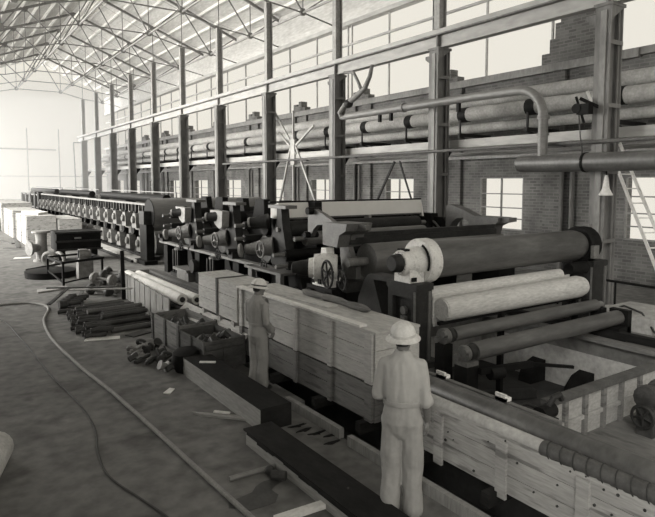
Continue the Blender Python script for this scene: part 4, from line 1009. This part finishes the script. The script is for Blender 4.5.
for x, y in ((3.25,18.6),(4.5,19.2),(3.1,20.3),(4.4,20.7)): part('leg', MB().box(x-0.03,x+0.03,y-0.03,y+0.03,0,0.72), M['black'], t)
parts('brace', [MB().bar((3.25,18.6,0.12),(4.5,19.2,0.2),0.04,0.04), MB().bar((3.25,18.6,0.12),(3.1,20.3,0.3),0.04,0.04)], M['black'], t)
solo('motor_casting', MB().box(3.9,4.35,19.7,20.1,0.0,0.6).cyl((3.95,19.9,0.8),(4.3,19.9,0.8),0.14,n=14).box(3.95,4.2,19.8,20.0,0.6,0.95), M['scrappale'], 'pale motor casting standing behind the steel stand', 'casting')
solo('steel_hoop', MB().lathe((3.3,21.0,0),(0,0,1),[(0,0.55),(0.0,0.78),(0.2,0.8),(0.22,0.72)],32), M['black'], 'wide black hoop lying flat on the floor', 'hoop')
solo('long_bar', MB().bar((2.75,22.6,0.05),(4.3,22.2,0.3),0.07,0.07), M['machine'], 'dark bar lying on the floor behind the black hoop', 'bar')
solo('wire_coil', MB().ring((3.65,23.4,0.28),(0.5,0.8,0.1),0.24,0.07,18,8).ring((3.95,23.2,0.28),(0.8,0.4,0.1),0.24,0.06,18,8), M['scrappale'], 'pale round castings leaning in front of the black tank', 'casting')
t = thing('steel_tank', 'black ribbed steel tank on low feet beside the pale valve casting', 'tank', (4.9,25,0))
part('body', MB().box(4.1,5.75,24.6,25.9,0.42,1.15), M['black'], t)
parts('rib', [MB().box(4.05,5.8,24.54,24.62,z-0.035,z+0.035) for z in (0.45,0.78,1.12)], M['machine'], t)
for x in (4.3, 5.5): part('foot', MB().box(x-0.12,x+0.12,24.65,25.8,0,0.42), M['black'], t)
part('name_plate', MB().box(4.75,5.0,24.58,24.6,0.87,0.93), M['machpale'], t)
t = thing('pipe_valve', 'pale upright valve casting left of the black tank', 'casting', (3.6,25.2,0))
part('body', MB().lathe((3.65,25.2,0),(0,0,1),[(0,0.3),(0.08,0.3),(0.1,0.2),(0.45,0.22),(0.8,0.2),(1.1,0.22),(1.12,0.34),(1.2,0.34)],18), M['machpale'], t)
part('flange', MB().cyl((3.25,25.0,0.55),(3.17,24.97,0.55),0.28,n=18).cyl((3.2,24.98,0.55),(3.6,25.15,0.55),0.16,n=14), M['scrappale'], t)
# far crates in the left distance
for n, (x0,x1,y0,y1,h,lab) in enumerate(((3.95,5.25,31.4,35.5,1.42,'large pale crate, nearest of the far row on the left'),(5.35,6.4,31.2,35,1.25,'pale crate right of the nearest one in the far row'),(3.9,5.3,36.2,41,1.5,'pale crate second in the far row on the left'),(3.9,5.6,41.8,47,1.75,'tall pale crate third in the far row on the left'),(3.7,5.6,48.5,54,1.7,'farthest pale crate in the row on the left'))):
    crate(lab, x0, x1, y0, y1, 0.0, h, M['fencewood'], [(y0+0.2,0.12),((y0+y1)/2,0.12),(y1-0.2,0.12)], 4, 'far crates')
solo('crate_cloth', MB().prism([(4.0,33.2),(4.6,32.4),(5.2,33.4),(5.1,35.2),(4.2,35.3)],'xy',1.452,1.56), M['paper'], 'white crumpled cloth on the nearest far crate', 'cloth')
solo('dark_box', MB().box(2.9,3.75,43,45,0,0.8).box(2.85,3.8,42.95,45.05,0.8,0.86), M['machine'], 'dark low box at the left edge in front of the far crates', 'box')
for n, (p0,p1) in enumerate((((3.45,30.6,0.03),(3.9,36,0.03)),((2.9,31.0,0.03),(3.8,29.6,0.03)),((3.0,35.4,0.03),(3.5,33.0,0.03)))):
    solo('floor_lath', MB().bar(p0,p1,0.16,0.06), M['darkwood'], ('long dark lath along the foot of the far crates','dark lath lying crosswise before the nearest far crate','short dark lath left of the far crates')[n], 'lath')
solo('flat_paper', MB().prism([(2.8,26.6),(3.4,26.5),(3.5,26.9),(2.9,27.0)],'xy',0.0,0.012), M['palewood'], 'pale flat sheet on the floor left of the valve casting', 'sheet')

# ------------------------------------------------------------------ floor things in front
hp = [(0.4,16.5),(1.41,16.62),(2.0,16.5),(2.3,16.0),(2.33,15.4),(2.04,14.15),(1.92,12.42),(2.0,10.26),(2.12,8.81),(2.21,7.21),(2.28,5.74),(2.33,4.78),(2.38,3.9),(2.45,3.0)]
def smooth(pts, n=6):
    out = []
    for i in range(len(pts)-1):
        p0 = pts[max(0,i-1)]; p1 = pts[i]; p2 = pts[i+1]; p3 = pts[min(len(pts)-1,i+2)]
        for k in range(n):
            t = k/n
            out.append(tuple(0.5*((2*b)+(-a+c)*t+(2*a-5*b+4*c-d)*t*t+(-a+3*b-3*c+d)*t**3) for a,b,c,d in zip(p0,p1,p2,p3)))
    out.append(pts[-1]); return out
solo('hose', MB().tube([(x,y,0.028) for x,y in smooth(hp)],0.027,8), M['hose'], 'pale rubber hose curving across the open floor at the left', 'hose')
cp = [(0.5,15.6),(1.25,14.92),(1.42,12.95),(1.49,11.14),(1.54,9.85),(1.64,8.52),(1.62,7.54),(1.49,6.81),(1.46,6.19),(1.6,5.58),(1.7,5.16),(1.8,4.6)]
solo('cable', MB().tube([(x,y,0.014) for x,y in smooth(cp)],0.011,6), M['cable'], 'thin dark cable wandering over the floor left of the hose', 'cable')
solo('floor_pipe', MB().cyl((2.47,5.42,0.025),(3.0,5.4,0.025),0.028,n=10), M['pipe'], 'short grey pipe lying against the lower floor beam', 'pipe')
t = thing('floor_coupling', 'small dark pipe tee at the end of the short grey pipe', 'fitting', (2.9,5.25,0))
part('body', MB().cyl((2.86,5.22,0.05),(2.96,5.1,0.05),0.05,n=10).ball((2.88,5.3,0.05),0.055,10,6), M['scrap'], t)
solo('pale_batten', MB().bar((2.5,4.5,0.025),(3.05,4.46,0.03),0.09,0.045), M['palewood'], 'pale rough batten at the bottom edge beside the lower floor beam', 'batten')
solo('pale_batten', MB().prism([(2.82,7.35),(2.88,7.2),(3.3,6.72),(3.33,6.85)],'xy',0,0.03), M['timberface'], 'pale splintered board beside the longer floor beam', 'board')
solo('splinter', MB().bar((3.05,7.15,0.045),(3.2,6.98,0.045),0.04,0.02), M['palewood'], 'pale chip lying on the splintered board', 'chip')
solo('splinter', MB().prism([(2.75,8.3),(2.9,8.45),(2.95,8.38),(2.82,8.22)],'xy',0,0.015), M['palewood'], 'pale chip on the floor left of the longer beam', 'chip')
st = []
for i in range(18):
    a = 2*PI*i/18; r = 1+0.25*math.sin(3*a)+0.15*math.cos(5*a)
    st.append((2.6+0.3*r*math.cos(a), 5.0+0.17*r*math.sin(a)+0.12*math.cos(a)))
solo('oil_stain', MB().prism(st,'xy',0.0005,0.003), M['stain'], 'dark oil stain on the floor below the short grey pipe', 'stain')
t = thing('cloth_bundle', 'pale canvas bundle at the left edge of the floor', 'bundle', (0.3,6.7,0))
part('wrap', MB().lathe((0.56,7.45,0.0),(-0.35,-1.0,0.0),[(0,0.02),(0.02,0.14),(0.1,0.18),(0.6,0.2),(1.3,0.22),(1.35,0.1)],18), M['canvas'], t)
t.location.z = 0.14
for ch in t.children: pass
# oily mess between the beams
random.seed(8)
for i in range(5):
    x = 3.85+random.uniform(-0.15,0.2); y = 6.2-0.16*i; st = []
    for k in range(14):
        a = 2*PI*k/14; r = random.uniform(0.6,1.2)
        st.append((x+0.11*r*math.cos(a)+0.05*math.sin(2*a), y+0.045*r*math.sin(a)))
    solo('oil_patch', MB().prism(st,'xy',0.0005,0.006), M['black'], 'dark patch of oily waste on the floor between the beams', 'stain', 'oily waste')
# ------------------------------------------------------------------ people
def loft(mb, rings, n=20):
    vs = []; fs = []; m = len(rings)
    for c, rx, ry in rings:
        for k in range(n):
            a = 2*PI*k/n
            vs.append((c[0]+rx*math.cos(a), c[1]+ry*math.sin(a), c[2]))
    for i in range(m-1):
        for k in range(n):
            k2 = (k+1) % n
            fs.append((i*n+k, i*n+k2, (i+1)*n+k2, (i+1)*n+k))
    fs.append(tuple(range(n-1,-1,-1))); fs.append(tuple((m-1)*n+k for k in range(n)))
    return mb.add(vs, fs)
def limb(mb, pts, rs, n=14):
    mb.tube(pts, rs, n)
    for p, r in zip(pts, rs): mb.ball(p, r*0.995, 12, 8)
    return mb
def fuse(name, mb, voxel, xf, off, mat_, parent, fold=None, smooth_it=4):
    """union of the overlapping shapes as one skin"""
    tmp = bpy.data.objects.new('tmp', mb.mesh('tmp')); C.objects.link(tmp)
    m = tmp.modifiers.new('r', 'REMESH'); m.mode = 'VOXEL'; m.voxel_size = voxel; m.use_smooth_shade = True
    s = tmp.modifiers.new('s', 'SMOOTH'); s.iterations = smooth_it; s.factor = 0.5
    dg = bpy.context.evaluated_depsgraph_get(); dg.update()
    me = bpy.data.meshes.new_from_object(tmp.evaluated_get(dg))
    bpy.data.objects.remove(tmp)
    if fold:
        sc, amp, f2 = fold
        nr = [v.normal.copy() for v in me.vertices]
        for v, nn in zip(me.vertices, nr):
            p = Vector((v.co.x*sc[0], v.co.y*sc[1], v.co.z*sc[2]))
            k = noise.noise(p) + 0.5*noise.noise(p*2.1)
            v.co += nn*amp*k
    me.transform(xf); me.transform(Matrix.Translation(-Vector(off)))
    me.polygons.foreach_set('use_smooth', [True]*len(me.polygons))
    o = bpy.data.objects.new(name, me); C.objects.link(o); o.parent = parent
    me.materials.append(mat_)
    return o
def rigid(name, mb, xf, m, parent, label=None, ang=40):
    me = mb.mesh(name, (0,0,0), True, ang); me.transform(xf); me.transform(Matrix.Translation(-parent.location))
    o = bpy.data.objects.new(name, me); C.objects.link(o); o.parent = parent; me.materials.append(m)
    if label: o['label'] = label
    return o
def hand(mb, wrist, d, palm_n, side):
    """palm with four bent fingers and a side thumb; d = direction of the hand"""
    d = Vector(d).normalized(); pn = Vector(palm_n).normalized(); s = d.cross(pn).normalized()*side
    w = Vector(wrist)
    for q in (-0.024, 0.0, 0.024):
        mb.tube([w, w+d*0.05+s*q, w+d*0.095+s*q*1.25], [0.024,0.022,0.017], 8)
    for i, (q, L) in enumerate(((-0.034,0.068),(-0.012,0.082),(0.011,0.078),(0.033,0.06))):
        b = w+d*0.09+s*q
        k1 = b+d*L*0.45+pn*0.008; k2 = k1+d*L*0.3+pn*L*0.22; k3 = k2+d*L*0.12+pn*L*0.24
        limb(mb, [b,k1,k2,k3], [0.0105,0.0098,0.009,0.008], 8)
    b = w+d*0.025-s*0.022
    limb(mb, [b, b+d*0.03-s*0.024+pn*0.012, b+d*0.062-s*0.028+pn*0.026], [0.014,0.012,0.009], 8)
def head(mb, c, face, tilt=0):
    """c = centre of head, face = forward direction (unit, horizontal)"""
    hb = MB(); z = c[2]
    prof = [(-0.115,0.03,0.03,0.04),(-0.105,0.045,0.05,0.03),(-0.08,0.058,0.07,0.018),(-0.04,0.068,0.085,0.006),(0.0,0.074,0.093,0.0),(0.04,0.077,0.097,-0.004),(0.08,0.07,0.088,-0.006),(0.105,0.05,0.062,-0.006),(0.12,0.02,0.025,-0.006)]
    loft(hb, [((0,fy,dz),rx,ry) for dz,rx,ry,fy in prof], 20)
    hb.tube([(0,0.088,0.02),(0,0.108,-0.012),(0,0.112,-0.025),(0,0.092,-0.034)],[0.009,0.012,0.015,0.011],8)
    for sx in (-1,1):
        hb.ball((sx*0.078,-0.004,-0.005),(0.012,0.022,0.034),10,8)
        hb.ball((sx*0.03,0.083,0.03),(0.026,0.014,0.009),8,6)
        hb.ball((sx*0.035,0.072,-0.03),(0.026,0.022,0.022),8,6)
    hb.ball((0,0.092,-0.062),(0.026,0.012,0.007),8,6); hb.ball((0,0.09,-0.073),(0.022,0.012,0.008),8,6)
    hb.ball((0,0.08,-0.1),(0.025,0.018,0.016),8,6)
    f = Vector(face).normalized(); R = Matrix(((f.y, f.x, 0),(-f.x, f.y, 0),(0,0,1)))
    T = Matrix.Rotation(tilt, 3, 'X')
    hb.v = [tuple(R @ (T @ Vector(p)) + Vector(c)) for p in hb.v]
    mb.add(hb.v, hb.f)
    return R @ T

def man(label, pos, facing, scale, clothes, pose):
    f = Vector((facing[0], facing[1], 0)).normalized()
    xf = Matrix(((f.y, f.x, 0, pos[0]),(-f.x, f.y, 0, pos[1]),(0,0,1,pos[2]),(0,0,0,1))) @ Matrix.Scale(scale, 4)
    t = thing('person', label, 'person', pos)
    P = pose
    b = MB()
    # torso and legs under the clothes
    loft(b, [((0,0,0.84),0.12,0.085),((0,0,0.95),0.14,0.1),((0,0.0,1.06),0.12,0.085),((0,0.0,1.2),0.135,0.09),((0,0,1.34),0.15,0.09),((0,-0.01,1.42),0.13,0.075),((0,-0.01,1.47),0.06,0.055)], 20)
    for s, leg in ((-1, P['legL']), (1, P['legR'])):
        limb(b, leg, [0.085,0.058,0.038]); 
    limb(b, [(0,-0.012,1.42),(0,0.0,1.5),(0,0.01,1.55)], [0.06,0.054,0.055])
    for s, arm in ((-1, P['armL']), (1, P['armR'])):
        limb(b, [arm[0], arm[1]], [0.05,0.04]); limb(b, [arm[1], arm[1].lerp(arm[2],0.35), arm[2]], [0.04,0.042,0.028])
        hand(b, arm[2], arm[3], arm[4], s*P.get('thumb',1))
    R = head(b, P['head'], P['face'], P.get('tilt',0))
    fuse('body', b, 0.0075, xf, pos, M['skin'], t, None, 2)
    # hair
    hr = MB(); hc = Vector(P['head'])
    loft(hr, [((0,-0.045,-0.05),0.05,0.046),((0,-0.03,-0.02),0.07,0.068),((0,-0.015,0.03),0.08,0.088),((0,-0.008,0.08),0.073,0.088),((0,-0.008,0.115),0.045,0.055)], 20)
    hr.v = [tuple(R @ Vector(p) + hc) for p in hr.v]
    rigid('hair', hr, xf, M['hair'], t)
    # shirt
    s = MB()
    loft(s, [((0,0,1.035),0.14,0.1),((0,0,1.065),0.152,0.112),((0,-0.005,1.14),0.165,0.124),((0,-0.01,1.28),0.18,0.13),((0,-0.012,1.36),0.178,0.12),((0,-0.012,1.42),0.155,0.098),((0,-0.012,1.47),0.09,0.075),((0,-0.004,1.515),0.066,0.066)], 26)
    for arm in (P['armL'], P['armR']):
        a0 = Vector(arm[0]); a1 = Vector(arm[1]); a2 = Vector(arm[2])
        sl = P.get('sleeve', 0.15)
        q = a1.lerp(a2, sl)
        limb(s, [Vector((a0.x*0.72,a0.y,a0.z+0.005)), a0, a0.lerp(a1,0.5), a1, q], [0.07,0.06,0.06,0.056,0.054])
        dd = (a2-a1).normalized()
        s.cyl(q-dd*0.03, q+dd*0.03, 0.064, n=14)
    fuse('shirt', s, 0.011, xf, pos, clothes[0], t, ((17,17,2.2), 0.011, 0), 3)
    # trousers
    p = MB()
    loft(p, [((0,0.0,0.74),0.1,0.075),((0,0,0.8),0.15,0.11),((0,-0.01,0.88),0.172,0.13),((0,-0.008,0.96),0.167,0.125),((0,0,1.03),0.16,0.12),((0,0,1.06),0.158,0.117)], 26)
    for leg in (P['legL'], P['legR']):
        l0, l1, l2 = [Vector(q) for q in leg]
        l2b = l1.lerp(l2, 0.97)
        limb(p, [l0, l0.lerp(l1,0.5), l1, l1.lerp(l2,0.5), l2b], [0.1,0.096,0.09,0.088,0.092])
    fuse('trousers', p, 0.011, xf, pos, clothes[1], t, ((12,12,4.5), 0.013, 0), 3)
    bl = MB(); loft(bl, [((0,0,1.035),0.165,0.124),((0,0,1.04),0.169,0.128),((0,0,1.075),0.168,0.127),((0,0,1.08),0.163,0.122)], 26)
    rigid('belt', bl, xf, clothes[3], t)
    for leg in (P['legL'], P['legR']):
        a = Vector(leg[2]); sh = MB()
        sh.v = []
        loft(sh, [((a.x,a.y+0.06,0.0),0.048,0.14),((a.x,a.y+0.06,0.025),0.05,0.142),((a.x,a.y+0.05,0.055),0.046,0.125),((a.x,a.y+0.01,0.09),0.04,0.07),((a.x,a.y-0.005,0.13),0.043,0.055)], 18)
        rigid('shoe', sh, xf, M['leather'], t)
    # hat: ridged dome with a full brim
    h = MB(); hc2 = Vector((0,-0.008,0.012))
    for (z, r) in (): pass
    n = 40; vs = []; fs = []
    prof = [(0.0,0.15,0.172),(0.004,0.152,0.174),(0.012,0.135,0.155),(0.026,0.108,0.126),(0.06,0.104,0.122),(0.1,0.09,0.106),(0.128,0.062,0.074),(0.142,0.03,0.036),(0.146,0.004,0.005)]
    for z, rx, ry in prof:
        for k in range(n):
            a = 2*PI*k/n
            g = 1.0 + (0.045*math.cos(6*a) if z > 0.03 else 0)
            dz = -0.012*math.sin(a)*0 - (0.012 if z < 0.02 else 0)*abs(math.cos(a))
            vs.append(Vector((rx*g*math.cos(a), ry*g*math.sin(a), z+dz)))
    for i in range(len(prof)-1):
        for k in range(n):
            k2 = (k+1) % n; fs.append((i*n+k,i*n+k2,(i+1)*n+k2,(i+1)*n+k))
    fs.append(tuple((len(prof)-1)*n+k for k in range(n))); fs.append(tuple(range(n-1,-1,-1)))
    HT = Matrix.Rotation(P.get('hat_tilt',0), 3, 'X')
    h.add([tuple(R @ (HT @ v + hc2) + hc) for v in vs], fs)
    rigid('hat', h, xf, M['hat'], t)
    hb = MB()
    bv = []
    for z, r1, r2 in ((0.024,0.111,0.129),(0.045,0.109,0.127)):
        bv.append(((0,0,z),r1,r2))
    loft(hb, bv, 30)
    hb.v = [tuple(R @ (HT @ Vector(v) + hc2) + hc) for v in hb.v]
    rigid('hat_band', hb, xf, clothes[2], t)
    return t
V = Vector
man('man in pale shirt and hard hat standing in the foreground, back turned', (3.505,3.92,0.0), (0.72,0.70), 1.05, (M['shirt'], M['trousers'], M['canvas'], M['trousers']),
    dict(legL=[V((-0.085,0,0.88)),V((-0.092,0.02,0.47)),V((-0.1,-0.03,0.08))], legR=[V((0.085,0,0.88)),V((0.092,0.03,0.47)),V((0.1,-0.01,0.08))],
         armL=[V((-0.155,-0.01,1.385)),V((-0.215,0.03,1.11)),V((-0.14,0.22,1.0)),(0.5,0.6,-0.5),(0.5,-0.5,-0.4)],
         armR=[V((0.155,-0.01,1.385)),V((0.205,-0.02,1.1)),V((0.215,0.1,0.86)),(0.05,0.25,-1),(-1,0.2,0)],
         head=(0,0.03,1.6), face=(0.05,1), tilt=0.0, sleeve=0.12, hat_tilt=0.1))
man('man in faded overalls and hat standing beside the long crate, turned to the right', (3.99,7.68,0.0), (0.93,0.25), 0.95, (M['overall'], M['overall'], M['leather'], M['overall']),
    dict(legL=[V((-0.08,0,0.88)),V((-0.085,0.02,0.47)),V((-0.08,-0.02,0.08))], legR=[V((0.08,0,0.88)),V((0.085,0.03,0.47)),V((0.085,0.01,0.08))],
         armL=[V((-0.18,-0.01,1.37)),V((-0.22,0.02,1.1)),V((-0.12,0.18,0.92)),(0.4,0.4,-0.8),(0.8,-0.3,0)],
         armR=[V((0.18,-0.01,1.37)),V((0.23,-0.03,1.1)),V((0.17,0.16,0.92)),(-0.3,0.4,-0.9),(-0.8,-0.3,0)],
         head=(0,0.035,1.61), face=(0.12,1), tilt=-0.1, sleeve=0.75, hat_tilt=-0.08))
# ------------------------------------------------------------------ daylight, camera
w = bpy.data.worlds.new('sky'); bpy.context.scene.world = w; w.use_nodes = True
t = w.node_tree; t.nodes.clear()
wo = add(t,'ShaderNodeOutputWorld'); bg = add(t,'ShaderNodeBackground'); LOBES = [((-0.8,-0.6,0.12), 0.35, 0.95), ((-1,0.45,0.0), 0.35, 9.0)]  # lobes: unseen bright sky added behind and to the left as fill
bg.inputs[0].default_value = (1.0,0.955,0.85,1)
tc = add(t,'ShaderNodeTexCoord')
def lobe(d, lo, k):
    """extra sky brightness added out of view towards d, to light the hall"""
    d = Vector(d).normalized()
    dp = add(t,'ShaderNodeVectorMath', operation='DOT_PRODUCT'); dp.inputs[1].default_value = d
    t.links.new(tc.outputs['Generated'], dp.inputs[0])
    mr = add(t,'ShaderNodeMapRange'); mr.interpolation_type = 'SMOOTHSTEP'
    for i, v in ((1,lo),(2,1.0),(3,0.0),(4,k)): mr.inputs[i].default_value = v
    t.links.new(dp.outputs['Value'], mr.inputs[0]); return mr.outputs[0]
tot = None
for L in LOBES:
    o = lobe(*L)
    if tot is None: tot = o
    else:
        m = add(t,'ShaderNodeMath', operation='ADD'); t.links.new(tot, m.inputs[0]); t.links.new(o, m.inputs[1]); tot = m.outputs[0]
bg.inputs[1].default_value = 0.87
b2 = add(t,'ShaderNodeBackground'); b2.inputs[0].default_value = (1.0,0.975,0.925,1); t.links.new(tot, b2.inputs[1])
as_ = add(t,'ShaderNodeAddShader'); t.links.new(bg.outputs[0], as_.inputs[0]); t.links.new(b2.outputs[0], as_.inputs[1]); t.links.new(as_.outputs[0], wo.inputs[0])
def sun(name, direction, energy, angle):
    l = bpy.data.lights.new(name, 'SUN'); l.energy = energy; l.angle = math.radians(angle); l.color = (1,0.98,0.93)
    o = bpy.data.objects.new(name, l); C.objects.link(o)
    o.rotation_euler = Vector(direction).to_track_quat('-Z','Y').to_euler(); o.location = (0,30,30)
    return o
sun('added_sun_left', (0.72,-0.42,-0.5), 4, 50)  # soft sun added on the unseen left to brighten the far floor
sun('added_sun_behind', (0.78,0.45,-0.48), 3.3, 24)  # second sun, added behind the camera to model the near men and crates
cam = bpy.data.cameras.new('camera'); co = bpy.data.objects.new('camera', cam); C.objects.link(co)
co.location = (0,0,H_EYE); co.rotation_euler = (math.radians(90-4.6), 0, math.radians(-34.35))
cam.sensor_fit = 'HORIZONTAL'; cam.sensor_width = 36; cam.lens = 36*587/655.0
cam.shift_y = -(258.5-229.23)/655.0; cam.clip_end = 500
sc = bpy.context.scene; sc.camera = co
vs = sc.view_settings; sc.display_settings.display_device = 'sRGB'
vs.view_transform = 'Standard'; vs.look = 'None'; vs.gamma = 1; vs.use_curve_mapping = False; vs.exposure = 0.0
sc.cycles.max_bounces = 6; sc.cycles.diffuse_bounces = 4; sc.cycles.transparent_max_bounces = 12
# ------------------------------------------------------------------ scatter haze added for the overexposed glare at the far end
hm = bpy.data.materials.new('glare_haze'); t = nt(hm); o = add(t,'ShaderNodeOutputMaterial'); v = add(t,'ShaderNodeVolumeScatter')
v.inputs['Color'].default_value = (1,0.985,0.94,1); v.inputs['Density'].default_value = 0.015; v.inputs['Anisotropy'].default_value = 0.2
t.links.new(v.outputs[0], o.inputs['Volume'])
[n for n in t.nodes if n.type == 'VOLUME_SCATTER'][0].inputs['Density'].default_value = 0.03
solo('haze', MB().box(-4, XW-0.6, 50.5, 71, 0.02, 12.0), hm, 'overexposed glare drawn as haze filling the far end of the hall', 'haze', kind='stuff', smooth=False)
